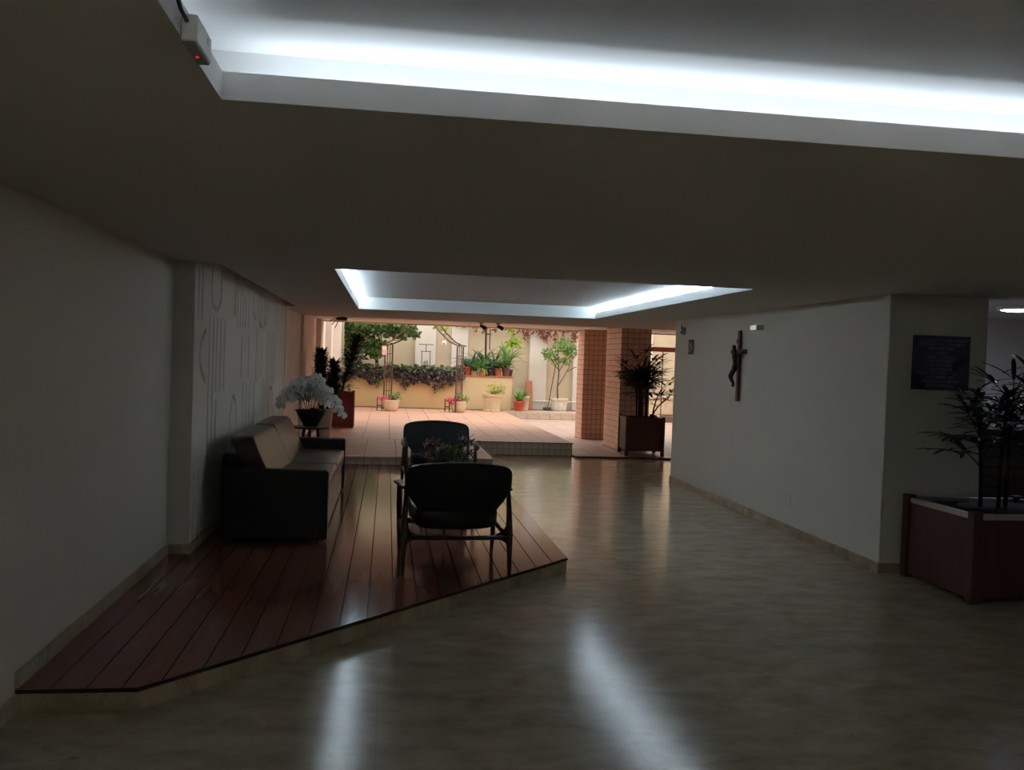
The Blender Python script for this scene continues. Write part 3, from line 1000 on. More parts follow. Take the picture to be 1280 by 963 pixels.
# wooden planter by the tiled pillar
t = thing('wooden_planter', 'square dark wooden planter box in front of the nearer tiled pillar', 'planter', (4.66, 15.80, PZ), math.radians(-4))
panel_box(t, .72, .72, .70, 'mahogany', .09, None, .06)
t2 = thing('lady_palm', 'bushy fan palm rising from the box by the tiled pillar', 'plant', (4.66, 15.80, PZ + .66))
rg = random.Random(4)
lady_palm(t2, [(-.12, -.08, .85, -.06, 0, 11, .30), (-.04, .05, 1.0, -.02, .02, 12, .30), (.06, -.1, .92, .0, -.04, 12, .28), (.0, -.02, .72, -.06, 0, 10, .30), (.1, .08, .96, .02, .05, 12, .28), (-.06, -.12, .66, -.04, -.05, 9, .28)], rg, 'leaf_dark', .0, .56, .050)
t3 = thing('lady_palm', 'thin leaning palm stem against the light beside the right-hand patio', 'plant', (4.66, 15.80, PZ + .655))
lady_palm(t3, [(.20, -.02, .55, .13, -.05, 6, .22), (.22, .05, .40, .30, .0, 5, .2)], rg, 'leaf_dark', .0)
MB().superq(.05, .05, .045, 1, 1, 12, 8, lambda x, y, z: (x + .19, y - .02, z + .05)).build('root_ball', 'bark_dark', t3, smooth=True)

# dark-red planter on the terrace, left
t = thing('wooden_planter', 'dark red wooden planter box on the terrace behind the orchids', 'planter', (-.90, 18.0, TZ))
panel_box(t, .52, .52, .72, 'red_wood', .03, None, .05)
t2 = thing('potted_shrub', 'feathery dark shrub leaning out of the dark red planter', 'plant', (-.90, 18.0, TZ + .68))
rg = random.Random(9)
mb = MB()
MB().tube([(0, 0, 0), (.08, 0, .35), (.20, 0, .75), (.30, 0, 1.15)], [.03, .026, .02, .012], 8).build('stem', 'bark_dark', t2, smooth=True)
for k in range(520):
    s = rg.uniform(.15, 1)
    a = rg.uniform(0, 2 * PI)
    mb.leaf((.30 * s, 0, 1.12 * s), (math.cos(a), math.sin(a), rg.uniform(.3, 1.2)), rg.uniform(.18, .32), .036, .5, 3)
mb.build('needles', 'euphorbia', t2)
for k in range(16):
    a = rg.uniform(0, 2 * PI)
    mbk = MB()
    b0 = Vector((0, 0, .02))
    d = Vector((math.cos(a), math.sin(a), rg.uniform(.5, 1.3))).normalized()
    ln = rg.uniform(.35, .55)
    p = b0.copy()
    for q in range(14):
        d = (d + Vector((0, 0, -.06))).normalized()
        p = p + d * ln / 14
        sd = d.cross(Vector((0, 0, 1))).normalized()
        for sg in (-1, 1):
            mbk.leaf(p, sd * sg + d * .5, .085 * math.sin(PI * (q + 2) / 17) + .015, .018, .4, 2)
    mbk.build('frond', 'leaf_mid', t2)

t = thing('bottle', 'tiny white bottle standing on the dark red planter rim', 'bottle', (-.74, 17.765, TZ + .712))
MB().lathe([(.028, 0), (.034, .006), (.034, .07), (.026, .09), (.012, .10), (.012, .13)], 16).build('body', 'plastic_white', t, smooth=True)
MB().lathe([(.015, .13), (.015, .15), (.008, .156)], 12).build('cap', 'pot_dark', t)

# pale pot with two columnar succulents
t = thing('plant_pot', 'tall pale stone pot standing on the terrace behind the side table', 'pot', (-1.08, 15.75, TZ))
MB().lathe([(.105, 0), (.125, .02), (.12, .05), (.115, .06), (.135, .18), (.155, .36), (.15, .40), (.175, .44), (.18, .49), (.16, .49), (.14, .45), (0, .44)], 28).build('body', 'pot_stone', t, smooth=True)
t = thing('columnar_succulent', 'two dark spiky succulent columns rising above the orchids', 'plant', (-1.08, 15.75, TZ + .44))
rg = random.Random(10)
for cx, hh, rr in ((-.07, 1.0, .23), (.16, .82, .22)):
    mb = MB()
    MB().tube([(cx * .4, 0, 0), (cx, 0, .3), (cx, 0, hh)], [.05, .06, .05], 8).build('stem', 'euphorbia', t, smooth=True)
    for k in range(620):
        s = rg.uniform(.25, 1)
        a = rg.uniform(0, 2 * PI)
        r_ = .05 * (1.15 - s * .9)
        mb.leaf((cx + r_ * math.cos(a), r_ * math.sin(a), hh * s), (math.cos(a), math.sin(a), rg.uniform(.3, 1.2) + 2.2 * max(0, s - .75)), rr * rg.uniform(.5, .95), .046, .2, 2)
    mb.build('spikes', 'euphorbia', t)

# ------------------------------------------------------------------ wall fittings
t = thing('crucifix', 'dark crucifix with bronze figure hanging on the right wall', 'crucifix', (4.1, 9.93, 1.28), -PI / 2)
# local frame: x runs along the wall (towards us = +x), -y looks into the room
MB().box(-.03, .03, -.035, -.006, 0, .83).build('upright', 'cross_wood', t, bevel=.004)
MB().box(-.21, .21, -.036, -.008, .555, .61).build('crossbeam', 'cross_wood', t, bevel=.004)
MB().box(-.045, .045, -.042, -.034, .68, .73).build('title_plate', 'bronze', t, bevel=.003)
bm_v = [((0, -.062, .40), .030), ((0, -.068, .46), .027), ((0, -.072, .52), .036), ((0, -.070, .565), .022), ((.004, -.082, .60), .017), ((.006, -.090, .635), .026), ((.006, -.086, .662), .020),
        ((.055, -.064, .560), .016), ((.12, -.052, .565), .012), ((.19, -.046, .585), .011),
        ((-.055, -.064, .560), .016), ((-.12, -.052, .565), .012), ((-.19, -.046, .585), .011),
        ((.022, -.075, .37), .024), ((.030, -.120, .285), .019), ((.008, -.072, .205), .013), ((.006, -.085, .165), .012),
        ((-.022, -.075, .37), .024), ((-.018, -.122, .29), .019), ((-.006, -.078, .205), .013), ((-.006, -.092, .168), .012)]
bm_e = [(0, 1), (1, 2), (2, 3), (3, 4), (4, 5), (5, 6), (3, 7), (7, 8), (8, 9), (3, 10), (10, 11), (11, 12), (0, 13), (13, 14), (14, 15), (15, 16), (0, 17), (17, 18), (18, 19), (19, 20)]
me = bpy.data.meshes.new('figure')
me.from_pydata([v for v, r in bm_v], bm_e, [])
me.materials.append(M['bronze'])
fg = bpy.data.objects.new('figure', me)
COL.objects.link(fg)
fg.parent = t
sk = fg.modifiers.new('skin', 'SKIN')
sk.use_smooth_shade = True
for i, (v, r) in enumerate(bm_v):
    me.skin_vertices[0].data[i].radius = (r, r)
me.skin_vertices[0].data[0].use_root = True
fg.modifiers.new('sub', 'SUBSURF').render_levels = 1
MB().superq(.042, .030, .034, .8, .8, 16, 8, lambda x, y, z: (x, y - .066, z + .385)).build('loincloth', 'bronze', t, smooth=True)

t = thing('emergency_light', 'small white emergency light unit right of the crucifix', 'emergency light', (4.1, 9.40, 2.125), -PI / 2)
MB().box(-.085, .085, -.085, 0, -.03, .03).build('housing', 'plastic_white', t, bevel=.008)
MB().box(-.078, .078, -.090, -.082, -.025, .025).build('lens', 'lit_panel', t, bevel=.003)
t = thing('exit_sign', 'small square black and white pictogram sign on the right wall', 'sign', (4.1, 11.66, 1.94), -PI / 2)
MB().box(-.10, .10, -.008, 0, -.10, .10).build('plate', 'sign_black', t, bevel=.002)
mb = MB()
mb.box(-.075, -.045, -.0105, -.008, -.075, .075)
mb.prism([(0, 0), (.06, .05), (.06, -.05)], 0, .0025)
g = mb.build('pictogram', 'sign_white', t)
vs = g.data.vertices
for i in range(8, len(vs)):
    x, y, z = vs[i].co
    vs[i].co = (x - .02 + .0, -.008 - z, y + .02)
mb = MB()
mb.box(.045, .07, -.0105, -.008, -.05, .0)
mb.box(-.02, .005, -.0105, -.008, -.075, -.04)
mb.build('pictogram', 'sign_white', t)
t = thing('alarm_sounder', 'small round alarm fitting high on the right wall near the garden', 'alarm', (4.1, 11.95, 2.165), -PI / 2)
MB().lathe([(.055, 0), (.055, .02), (.04, .035), (.02, .04)], 20).build('dome', 'plastic_gray', t, smooth=True).rotation_euler = (PI / 2, 0, 0)
MB().tube([(0, -.04, .02), (.03, -.06, .05), (.035, -.05, .085)], .007, 6).build('cable', 'black_metal', t)
MB().lathe([(.018, .036), (.018, .05)], 12, (-.01, -.02)).build('button', 'sign_black', t).rotation_euler = (PI / 2, 0, 0)
t = thing('wall_socket', 'white wall socket plate low on the right wall', 'socket', (4.1, 8.52, .335), -PI / 2)
MB().box(-.04, .04, -.010, 0, -.062, .062).build('plate', 'plastic_white', t, bevel=.004)
for sz in (-.02, .02):
    MB().box(-.018, .018, -.0125, -.010, sz - .013, sz + .013).build('socket_module', 'plastic_white', t, bevel=.002)

# plaque on the sign column: twelve centred rows of fine lettering, too dim to be read
t = thing('wall_plaque', 'dark blue plaque with rows of fine pale lettering on the column', 'sign', (4.567, 6.824, 1.765))
MB().box(-.258, .258, -.012, 0, -.226, .226).build('board', 'plaque', t, bevel=.003)
rg = random.Random(77)
rows = [(-.22, .24), (-.20, .205), (-.12, .125), (-.055, .055), (-.14, .14), (-.145, .14), (-.10, .095), (-.105, .095), (-.205, .20), (-.13, .125), (-.16, .165), (-.13, .13)]
for k, (xa, xb) in enumerate(rows):
    mb = MB()
    zc = .188 - k * .0343
    x = xa
    run = 0
    while x < xb - .008:
        hh = .0085
        y0, y1 = -.0136, -.0118
        wl_ = rg.uniform(.0075, .0105)
        st = .0022
        kind = rg.randint(0, 4)
        if kind != 3:
            mb.box(x, x + st, y0, y1, zc - hh, zc + hh)
        if kind in (0, 1, 4):
            mb.box(x + wl_ - st, x + wl_, y0, y1, zc - hh, zc + hh)
        if kind in (0, 2, 3):
            mb.box(x, x + wl_, y0, y1, zc + hh - st, zc + hh)
        if kind in (1, 2):
            mb.box(x, x + wl_, y0, y1, zc - st / 2, zc + st / 2)
        if kind in (2, 3, 4):
            mb.box(x, x + wl_, y0, y1, zc - hh, zc - hh + st)
        x += wl_ + .0035
        run += 1
        if run > rg.randint(4, 9):
            x += .008
            run = 0
    mb.build('lettering', 'plaque_letters', t)

# emergency unit on the edge of the big recess
t = thing('emergency_unit', 'white boxed emergency unit with red pilot lamp on the recess edge', 'emergency light', (-.458, 2.03, H))
MB().box(.0, .034, -.045, .108, -.012, .046).build('housing', 'plastic_white', t, bevel=.004)
MB().box(.003, .031, -.041, .104, -.0155, -.010).build('diffuser', 'plastic_gray', t, bevel=.002)
MB().superq(.008, .008, .008, 1, 1, 12, 8, lambda x, y, z: (x * .55 + .016, y * .55 + .045, z * .5 - .016)).build('pilot_lamp', 'red_led', t, smooth=True)
MB().box(.033, .0355, .06, .075, .02, .032).build('switch', 'plastic_white', t)
MB().tube([(.012, -.043, .03), (.008, -.085, .04), (.006, -.12, .06), (.005, -.18, .09), (.004, -.30, .12)], .005, 6).build('cable', 'black_metal', t, smooth=True)

# ceiling lamp of the side lobby, and one added out of view as fill
def lamp(label, x, y):
    t = thing('ceiling_lamp', label, 'lamp', (x, y, H), 0, 'round lobby ceiling lamps')
    MB().lathe([(.185, -.028), (.19, -.012), (.19, 0), (0, 0)], 36).build('rim', 'plastic_white', t, smooth=False)
    MB().lathe([(0.001, -.042), (.10, -.038), (.16, -.026), (.172, -.018), (0, -.014)], 36).build('diffuser', 'lamp_glow', t, smooth=True)
lamp('round lit ceiling lamp over the slatted cabinet', 5.80, 7.52)
lamp('unseen round ceiling lamp added in the side lobby as fill light', 8.8, .6)

# ------------------------------------------------------------------ garden
rg = random.Random(31)
# iron arch
t = thing('garden_arch', 'rusty iron garden arch with pagoda top before the planter wall', 'garden arch', (.98, 24.35, TZ), math.radians(-20))
for s in (-1, 1):
    for q, yy in enumerate((-.30, .30)):
        mb = MB()
        pts = [(s * 1.02, yy, 0), (s * 1.02, yy, 1.78)]
        mb.tube(pts, .022, 6)
        mb.build('post', 'rust_iron', t)
        mb = MB()
        mb.tube([(s * 1.10, yy, 1.80), (s * .98, yy, 1.82), (s * .80, yy, 1.90), (s * .52, yy, 2.15), (s * .22, yy, 2.50), (0, yy, 2.85)], .020, 6)
        mb.build('roof_rod', 'rust_iron', t)
    for k in range(2):
        y_ = -.10 + .20 * k
        MB().tube([(s * 1.02, y_, 0), (s * 1.02, y_, 1.80)], .012, 5).build('lattice_rod', 'rust_iron', t)
    for k in range(7):
        z_ = .25 + k * .255
        MB().tube([(s * 1.02, -.30, z_), (s * 1.02, .30, z_)], .010, 5).build('rung', 'rust_iron', t)
    for k in range(4):
        MB().tube([(s * (.98 - .2 * k), -.30, 1.82 + .10 * k * k * .6 + .02 * k), (s * (.98 - .2 * k), .30, 1.82 + .10 * k * k * .6 + .02 * k)], .010, 5).build('rung', 'rust_iron', t)

# climbing vine above the arch's left side
t = thing('climbing_vine', 'dense green climbing vine spilling over the left end of the planter', 'vine', (-.4, 25.9, 1.12))
MB().tube([(.10, 0, 0), (.08, -.1, .5), (.0, -.2, 1.0), (-.1, -.3, 1.5)], [.05, .045, .04, .03], 8).build('trunk', 'bark_dark', t, smooth=True)
mb = MB()
for c, r, n in (((-.55, -.5, 1.35), (.75, .45, .50), 900), ((.35, -.9, 1.42), (.75, .55, .30), 700), ((-.6, -.3, .75), (.45, .4, .55), 500), ((.05, -.45, .80), (.30, .25, .28), 240), ((.85, -1.2, 1.25), (.45, .35, .22), 260)):
    mb.leafcloud(c, r, n, .13, rg, .4, .1)
mb.v = [(max(a_, -.84 + rg.uniform(0, .1)), b_, max(c_, .12)) for a_, b_, c_ in mb.v]
mb.build('foliage', 'leaf_mid', t, kind='stuff')
mb = MB()
for c, r, n in (((-.75, -.75, 1.5), (.55, .25, .32), 240), ((.30, -1.25, 1.5), (.85, .3, .22), 300), ((.05, -.7, .85), (.28, .2, .24), 160), ((-.4, -.7, 1.0), (.6, .25, .4), 160)):
    mb.leafcloud(c, r, n, .12, rg, .3, .1)
mb.v = [(max(a_, -.84 + rg.uniform(0, .1)), b_, max(c_, .12)) for a_, b_, c_ in mb.v]
mb.build('bright_leaves', 'leaf_green', t, kind='stuff')

# trailing dark creeper along the planter top
t = thing('trailing_creeper', 'dark purple-green creeper hanging along the planter wall top', 'creeper', (.5, 25.5, 1.22))
mb, mb2 = MB(), MB()
for k in range(40):
    x = -1.55 + 3.15 * k / 39
    hh = .10 + .05 * math.sin(k * 1.3)
    mb.leafcloud((x, .08, .08), (.14, .26, .16), 36, .12, rg, .4, .1)
    drop = .10 + .16 * max(0, math.sin(k * .55 + 3.6)) * rg.uniform(.6, 1.1) + (.1 if 18 < k < 37 else 0)
    mb.leafcloud((x, -.14, -drop * .35), (.11, .10, drop), 34, .11, rg, .9, .0)
    mb2.leafcloud((x, -.05, .12), (.14, .24, .16), 12, .11, rg, .3, .2)
mb.build('foliage', 'leaf_purple', t, kind='stuff')
mb2.build('green_leaves', 'leaf_mid', t, kind='stuff')

# small hanging tuft on the planter face
t = thing('wall_tuft', 'small yellow-green tuft hanging on the ochre wall', 'plant', (-.25, 25.47, 1.02))
mb = MB().leafcloud((0, -.05, -.05), (.12, .05, .14), 70, .09, rg, .7, 0)
mb.build('foliage', 'leaf_yellow', t, kind='stuff')
MB().tube([(0, .0, .12), (.01, -.04, .0)], .008, 5).build('stem', 'bark', t)

# metal pot stand in the planter bed with a small dark pot
t = thing('plant_stand', 'thin wire plant stand with small dark pot above the creeper', 'plant stand', (1.10, 26.0, 1.12))
for x in (-.12, .12):
    MB().tube([(x, 0, 0), (x, 0, .75)], .010, 5).build('wire_upright', 'black_metal', t)
MB().tube([(-.22, 0, .95), (.22, 0, .95)], .010, 5).build('wire_bar', 'black_metal', t)
MB().tube([(-.15, 0, .75), (.15, 0, .75)], .010, 5).build('wire_bar', 'black_metal', t)
MB().tube([(0, 0, .75), (0, 0, .95)], .010, 5).build('wire_upright', 'black_metal', t)
MB().lathe([(.05, .24), (.075, .36), (.065, .36), (0, .35)], 14).build('pot', 'pot_dark', t, smooth=True)
mb = MB().leafcloud((0, 0, .43), (.07, .07, .08), 36, .06, rg, 0, 0)
mb.build('foliage', 'leaf_yellow', t, kind='stuff')

# hanging bird feeder and pink card
t = thing('hanging_feeder', 'small white hanging feeder seen through the arch', 'bird feeder', (1.50, 24.08, 2.02))
MB().lathe([(.035, 0), (.06, .02), (.06, .09), (.045, .13), (.01, .15)], 14).build('body', 'plastic_white', t, smooth=True)
MB().superq(.018, .006, .022, 1, 1, 10, 6, lambda x, y, z: (x - .01, y - .06, z + .06)).build('hole', 'sign_black', t)
MB().tube([(0, 0, .15), (0, 0, .42)], .004, 5).build('cord', 'black_metal', t)
t = thing('hanging_card', 'small pink box hanging by the left arch posts', 'box', (-.10, 24.0, 1.72))
MB().box(-.06, .06, -.03, .03, 0, .24).build('box', 'pink_box', t, bevel=.006)
MB().box(-.05, .05, -.033, -.029, .14, .20).build('paper', 'plastic_white', t)
MB().tube([(0, 0, .24), (0, 0, .34)], .004, 5).build('cord', 'black_metal', t)

# wavy foliage helpers
def rosette(mbx, c, n, ln, wd, rng, up_=(.4, 1.6), droop=(.8, 1.6), seg=5, shape=0):
    for k in range(n):
        a = 2 * PI * k / n + rng.uniform(-.4, .4)
        mbx.leaf(c, (math.cos(a), math.sin(a), rng.uniform(*up_)), ln * rng.uniform(.7, 1.15), wd * rng.uniform(.8, 1.2), rng.uniform(*droop), seg, shape)


def pot(t, r0, r1, h, m, rim=True, n=24, flute=0, z=0):
    prof = [(r0, z), (r0 * 1.02, z + .01), (r1 * .96, z + h * .84)]
    if rim:
        prof += [(r1 * 1.05, z + h * .86), (r1 * 1.05, z + h)]
    else:
        prof += [(r1, z + h)]
    prof += [(r1 * .88, z + h), (r1 * .86, z + h * .93), (0, z + h * .92)]
    return MB().lathe(prof, n, flute=flute, nf=1 if flute else 0).build('pot', m, t, smooth=not flute)


# flower pots at the arch feet with iron stands
for lab, x, y, seed, pinky in (('round beige pot with pink flowers at the left foot of the arch', .115, 23.75, 2, 40), ('round beige pot with bright pink flowers at the right foot of the arch', 1.93, 23.95, 3, 80)):
    r_ = random.Random(seed)
    t = thing('flower_pot', lab, 'flower pot', (x, y, TZ), 0, 'round pots at the arch feet')
    MB().lathe([(.13, 0), (.17, .03), (.20, .14), (.215, .26), (.225, .30), (.205, .30), (.19, .27), (0, .26)], 28).build('pot', 'pot_beige', t, smooth=True)
    mb = MB()
    rosette(mb, (0, 0, .25), 30, .26, .04, r_, (.5, 2.2), (.6, 1.6), 4, 2)
    mb.leafcloud((.10, 0, .40), (.20, .12, .12), 70, .08, r_, 0, 0)
    mb.build('foliage', 'leaf_green', t)
    mb = MB()
    mb.leafcloud((-.14, -.08, .31), (.20, .12, .09), pinky * 2, .075, r_, 0, 0)
    mb.build('flowers', 'pink_petal', t)
    t = thing('pot_stand', 'black iron stand beside the %s arch pot' % ('left' if seed == 2 else 'right'), 'stand', (x - .30, y + .02, TZ), 0, 'iron pot stands')
    for dx in (-.06, .06):
        for dy in (-.06, .06):
            MB().tube([(dx, dy, 0), (dx, dy, .36)], .011, 5).build('leg', 'black_metal', t)
    for z_ in (.14, .30):
        MB().tube([(-.06, -.06, z_), (.06, -.06, z_), (.06, .06, z_), (-.06, .06, z_), (-.06, -.06, z_)], .010, 5).build('ring', 'black_metal', t)

# fluted beige pot with yellow-green plant
t = thing('fluted_pot', 'large fluted beige pot with yellow-green plant before the ledge wall', 'plant pot', (2.94, 24.75, TZ))
MB().lathe([(.19, 0), (.24, .0), (.245, .05), (.21, .06), (.215, .08), (.255, .42), (.285, .43), (.29, .50), (.26, .50), (.25, .47), (0, .46)], 48, flute=.05, nf=1).build('pot', 'pot_beige', t)
mb = MB()
r_ = random.Random(5)
rosette(mb, (.05, 0, .45), 34, .34, .05, r_, (.3, 2.0), (.5, 1.4), 4, 2)
mb.leafcloud((.12, 0, .65), (.30, .22, .17), 130, .09, r_, 0, 0)
mb.build('foliage', 'leaf_yellow', t)

# red pot, beige pot behind it, brick-red board
t = thing('flower_pot', 'shiny red pot with leafy green plant right of the ledge wall', 'plant pot', (3.80, 25.35, TZ))
pot(t, .12, .17, .29, 'pot_red')
mb = MB()
r_ = random.Random(6)
rosette(mb, (0, 0, .26), 34, .50, .06, r_, (.7, 2.6), (.6, 1.5), 5, 0)
mb.v = [(max(a_, -.165), b_, c_) for a_, b_, c_ in mb.v]
mb.build('foliage', 'leaf_green', t)
t = thing('flower_pot', 'plain pale pot standing behind the shiny red pot', 'plant pot', (4.02, 25.85, TZ))
pot(t, .13, .165, .42, 'pot_beige')
mb = MB()
rosette(mb, (0, 0, .40), 16, .30, .05, r_, (.5, 1.6), (.6, 1.5), 4, 0)
mb.build('foliage', 'leaf_mid', t)
t = thing('red_board', 'brick-red board leaning on the cream wall by the pots', 'board', (4.30, 26.6, TZ))
MB().add([(-.10, -.12, 0), (.10, -.12, 0), (.10, -.07, 0), (-.10, -.07, 0), (-.10, .16, .86), (.10, .16, .86), (.10, .21, .86), (-.10, .21, .86)],
         [(0, 3, 2, 1), (4, 5, 6, 7), (0, 1, 5, 4), (1, 2, 6, 5), (2, 3, 7, 6), (3, 0, 4, 7)]).build('board', 'brick_slab', t, bevel=.004)

# pots along the ledge
spots = [('pot_red', 2.28, .30, 'leaf_blue', 'red pot with bluish leaves at the arch end of the ledge', 0),
         ('pot_gray', 2.50, .15, 'leaf_green', 'low grey bowl with light green plant on the ledge', 1),
         ('pot_yellow', 2.74, .26, 'leaf_green', 'yellow clay pot in the middle of the ledge', 2),
         ('pot_dark', 2.98, .24, 'leaf_blue', 'black pot with silvery plant on the ledge', 3),
         ('pot_terra', 3.19, .27, 'leaf_mid', 'orange-red pot with dark bushy plant on the ledge', 4),
         ('pot_purple', 3.43, .32, 'leaf_mid', 'dull purple pot at the free end of the ledge', 5)]
for m, x, h, ml, lab, k in spots:
    r_ = random.Random(40 + k)
    t = thing('ledge_pot', lab, 'plant pot', (x, 25.62, 1.222), 0, 'pots on the garden ledge')
    pot(t, .085 if k != 1 else .10, .115, h * .80, m)
    mb = MB()
    rosette(mb, (0, 0, h * .7), 32, .38, .065, r_, (.5, 2.4), (.6, 1.6), 5, 2)
    mb.leafcloud((0, .02, h * .8 + .14), (.13, .12, .14), 60, .08, r_, 0, 0)
    mb.build('foliage', ml, t)
# taller plants behind the row
for lab, x, m, hh, k in (('arching bluish palm behind the ledge pots', 2.45, 'leaf_blue', .50, 0), ('feathery tall fern behind the yellow ledge pot', 2.78, 'leaf_mid', .62, 1), ('spreading dark green plant near the ledge post', 3.10, 'leaf_mid', .55, 2), ('bright lime broad-leaved plant over the ledge end', 3.55, 'leaf_lime', .85, 3), ('long-leaved drooping plant at the ledge end', 3.46, 'leaf_green', .75, 4)):
    r_ = random.Random(60 + k)
    t = thing('ledge_plant', lab, 'plant', (x, 26.0 if k < 3 else 25.9, 1.222))
    pot(t, .09, .12, .20, 'pot_dark')
    MB().tube([(0, 0, .18), (.02, 0, hh * .5)], [.016, .012], 6).build('stem', 'bark', t)
    if k == 3:
        mb = MB()
        mb.leafcloud((.12, 0, hh + .12), (.20, .12, .17), 60, .16, r_, 0, 0)
        mb.build('foliage', m, t)
        MB().tube([(.02, 0, hh * .5), (.12, 0, hh + .1)], [.012, .008], 6).build('stem', 'bark', t)
    else:
        for q in range(24):
            a = r_.uniform(0, 2 * PI)
            mb = MB()
            mb.leaf((.02, 0, hh * .45), (math.cos(a), math.sin(a) * .7, r_.uniform(.6, 2.4)), r_.uniform(.55, .88) * (1.15 if k == 4 else 1), .07, r_.uniform(.9, 1.9), 7, 0)
            mb.v = [(a_, b_, max(c_, .012)) for a_, b_, c_ in mb.v]
            mb.build('leaf', m, t)
t = thing('garden_post', 'thin dark post rising behind the ledge pots', 'post', (2.86, 25.95, 1.222))
MB().tube([(0, 0, 0), (-.03, 0, 1.55)], .030, 8).build('shaft', 'bark_dark', t)
MB().tube([(.10, 0, .75), (.09, 0, 1.55)], .018, 6).build('side_rod', 'rust_iron', t)
MB().box(-.06, .14, -.02, .02, 1.20, 1.24).build('cross_piece', 'rust_iron', t)
MB().box(-.07, .07, -.07, .07, 0, .03).build('foot_plate', 'rust_iron', t)

# small tree in a white ribbed tub, broom
t = thing('tree_tub', 'white ribbed tub holding the small tree by the back wall', 'plant pot', (5.15, 26.2, TZ))
MB().lathe([(.21, 0), (.22, .03), (.25, .30), (.275, .31), (.285, .37), (.255, .37), (.24, .34), (0, .33)], 40, flute=.06, nf=1).build('tub', 'pot_white', t)
t = thing('small_tree', 'slender small tree with light green crown against the back wall', 'tree', (5.15, 26.2, TZ + .33))
r_ = random.Random(15)
MB().tube([(-.05, 0, 0), (-.07, 0, .35), (-.04, 0, .8), (-.08, 0, 1.25), (-.1, 0, 1.5)], [.028, .024, .02, .016, .010], 8).build('trunk', 'bark', t, smooth=True)
for br in ([(-.06, 0, .4), (.15, 0, .75), (.28, .02, 1.0), (.30, 0, 1.4)], [(-.04, 0, .85), (.12, -.05, 1.15), (.18, -.05, 1.45)], [(-.06, 0, .9), (-.25, 0, 1.15), (-.36, 0, 1.35)], [(.2, 0, .85), (.42, 0, .98), (.50, 0, 1.0)]):
    MB().tube(br, [.014, .012, .009, .006][:len(br)], 6).build('branch', 'bark', t, smooth=True)
mb = MB()
for c, r, n in (((-.32, 0, 1.35), (.26, .22, .22), 170), ((.08, 0, 1.62), (.34, .26, .26), 260), ((.32, 0, 1.45), (.24, .2, .22), 150), ((0, 0, 1.15), (.30, .2, .14), 90)):
    mb.leafcloud(c, r, n, .09, r_, .2, .1)
mb.build('crown', 'leaf_green', t, kind='stuff')
t = thing('broom', 'dark broom leaning beside the white tub', 'broom', (4.78, 26.05, TZ))
MB().tube([(0, 0, .08), (.24, .25, 1.35)], .012, 6).build('handle', 'bark_dark', t)
MB().box(-.14, .10, -.04, .04, .0, .10).build('head', 'pot_dark', t, bevel=.02)

# white pipe along the wall
t = thing('wall_pipe', 'thin white pipe running low along the cream wall', 'pipe', (4.1, 26.78, .475))
MB().tube([(0, 0, 0), (2.2, 0, 0)], .016, 8).build('pipe', 'pipe', t)
for x in (.05, 1.1, 2.15):
    MB().box(x - .02, x + .02, -.022, .06, -.022, .022).build('clip', 'pipe', t)

# reddish vines hanging along the top of the back wall
t = thing('hanging_vine', 'row of reddish hanging vines along the top of the cream wall', 'vine', (3.9, 26.7, 2.80))
MB().tube([(-1.9, 0, 0), (2.0, 0, 0)], .015, 6).build('wire', 'black_metal', t)
mb = MB()
r_ = random.Random(16)
for k in range(44):
    x = -1.85 + 3.8 * k / 43
    d_ = (.14 + .42 * r_.random() ** 2) * (1.2 if x > .1 else .8)
    mb.leafcloud((x, 0, -d_ * .5 + .03), (.06, .05, d_ * .6), int(12 + 50 * d_ * (1.4 if x > 0 else .6)), .09, r_, .8, 0)
mb.build('foliage', 'leaf_red', t, kind='stuff')
t = thing('hanging_vine', 'lime green tip of a vine below the soffit over the arch', 'vine', (1.45, 24.9, 2.55))
mb = MB().leafcloud((0, 0, 0), (.20, .15, .10), 36, .13, r_, .3, 0)
mb.build('foliage', 'leaf_lime', t, kind='stuff')
MB().tube([(-.1, 0, .9), (0, 0, .4), (0, 0, 0)], .008, 5).build('stem', 'bark', t)
t = thing('hanging_vine', 'lime green vine tip hanging near the ledge post', 'vine', (3.55, 25.7, 2.62))
mb = MB().leafcloud((0, 0, 0), (.20, .15, .09), 36, .14, r_, .3, 0)
mb.build('foliage', 'leaf_lime', t, kind='stuff')
MB().tube([(-.1, 0, .9), (0, 0, .4), (0, 0, 0)], .008, 5).build('stem', 'bark', t)

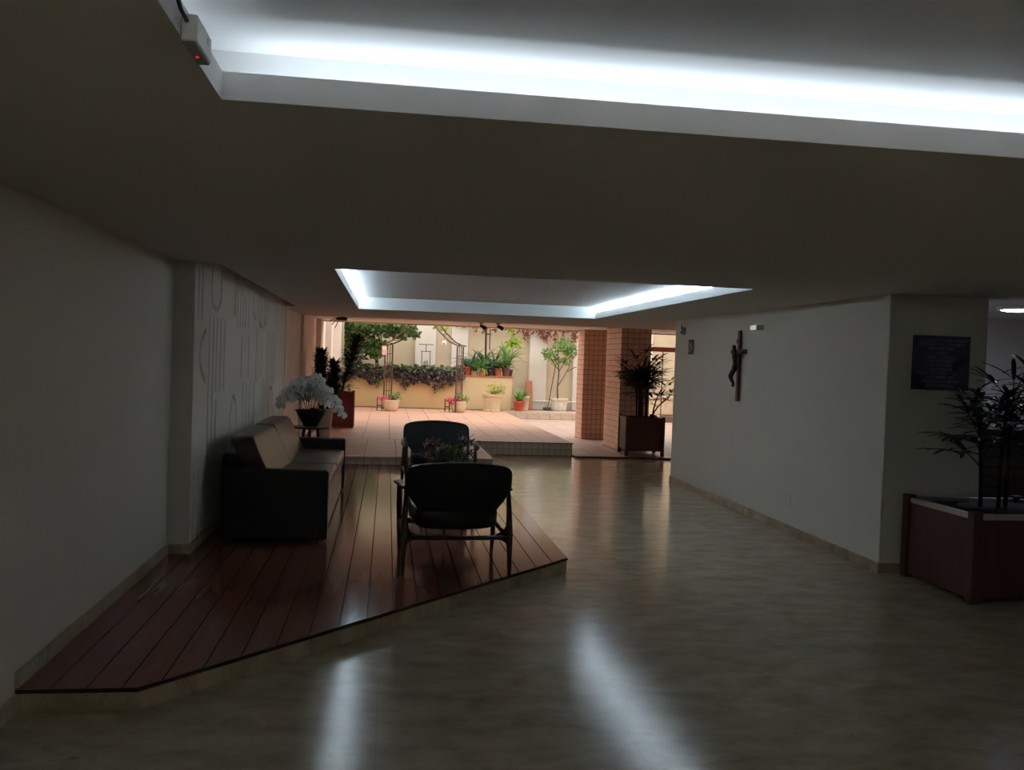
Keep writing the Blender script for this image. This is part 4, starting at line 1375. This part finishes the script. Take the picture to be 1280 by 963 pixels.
# soffit fittings
t = thing('flood_light', 'dark fitting with trailing cables under the soffit at the left', 'light fitting', (-.84, 16.6, 2.40))
MB().superq(.13, .10, .035, .8, .9, 20, 8, lambda x, y, z: (x * (1 - .4 * (x > 0) * x / .13), y, z - .065)).build('head', 'black_metal', t, smooth=True)
MB().tube([(0, 0, 0), (0, 0, -.05)], .02, 8).build('bracket', 'black_metal', t)
for a, b in ((-.20, -.16), (-.14, -.22), (-.24, -.10)):
    MB().tube([(-.08, 0, -.06), (a * .7, 0, b * .55 - .02), (a, 0, b - .02)], .008, 5).build('cable', 'black_metal', t)
MB().tube([(.06, 0, -.08), (.07, 0, -.20)], .006, 5).build('cable', 'black_metal', t)
for lab, x, s in (('left spotlight of the pair under the soffit edge', 1.80, 1), ('right spotlight of the pair under the soffit edge', 2.14, 1)):
    t = thing('spotlight', lab, 'spotlight', (x, 17.3, 2.40), .4, 'black soffit spotlights')
    MB().box(-.05, .02, -.03, .03, -.02, 0).build('base', 'black_metal', t)
    MB().tube([(-.02, 0, -.01), (-.015, 0, -.07)], .012, 6).build('arm', 'black_metal', t)
    MB().tube([(-.03, 0, -.06), (.02, 0, -.075), (.09, 0, -.11)], [.025, .035, .042], 12).build('head', 'black_metal', t, smooth=True)

# patio on the right: red beam gate, beige trough with plant
t = thing('patio_beam', 'dark red wooden beam on thin rods across the patio opening', 'beam', (6.6, 20.2, PZ))
MB().box(-1.5, 2.2, -.05, .05, 1.98, 2.09).build('beam', 'red_wood', t, bevel=.006)
for x in (-1.45, -.52, -.18, .9, 2.1):
    MB().tube([(x, 0, 0), (x, 0, 1.98)], .012, 6).build('rod', 'rust_iron', t)
t = thing('plant_trough', 'pale beige trough with low plants across the patio', 'planter', (8.0, 25.6, TZ))
MB().box(-.75, .75, -.22, .22, 0, .52).build('body', 'pot_beige', t, bevel=.02)
MB().box(-.80, .80, -.26, .26, .46, .56).build('rim', 'pot_beige', t, bevel=.015)
mb = MB()
r_ = random.Random(18)
for k in range(7):
    rosette(mb, (-.6 + .2 * k, 0, .54), 12, .26, .04, r_, (.6, 2.0), (.6, 1.5), 4, 2)
mb.build('foliage', 'leaf_blue', t)
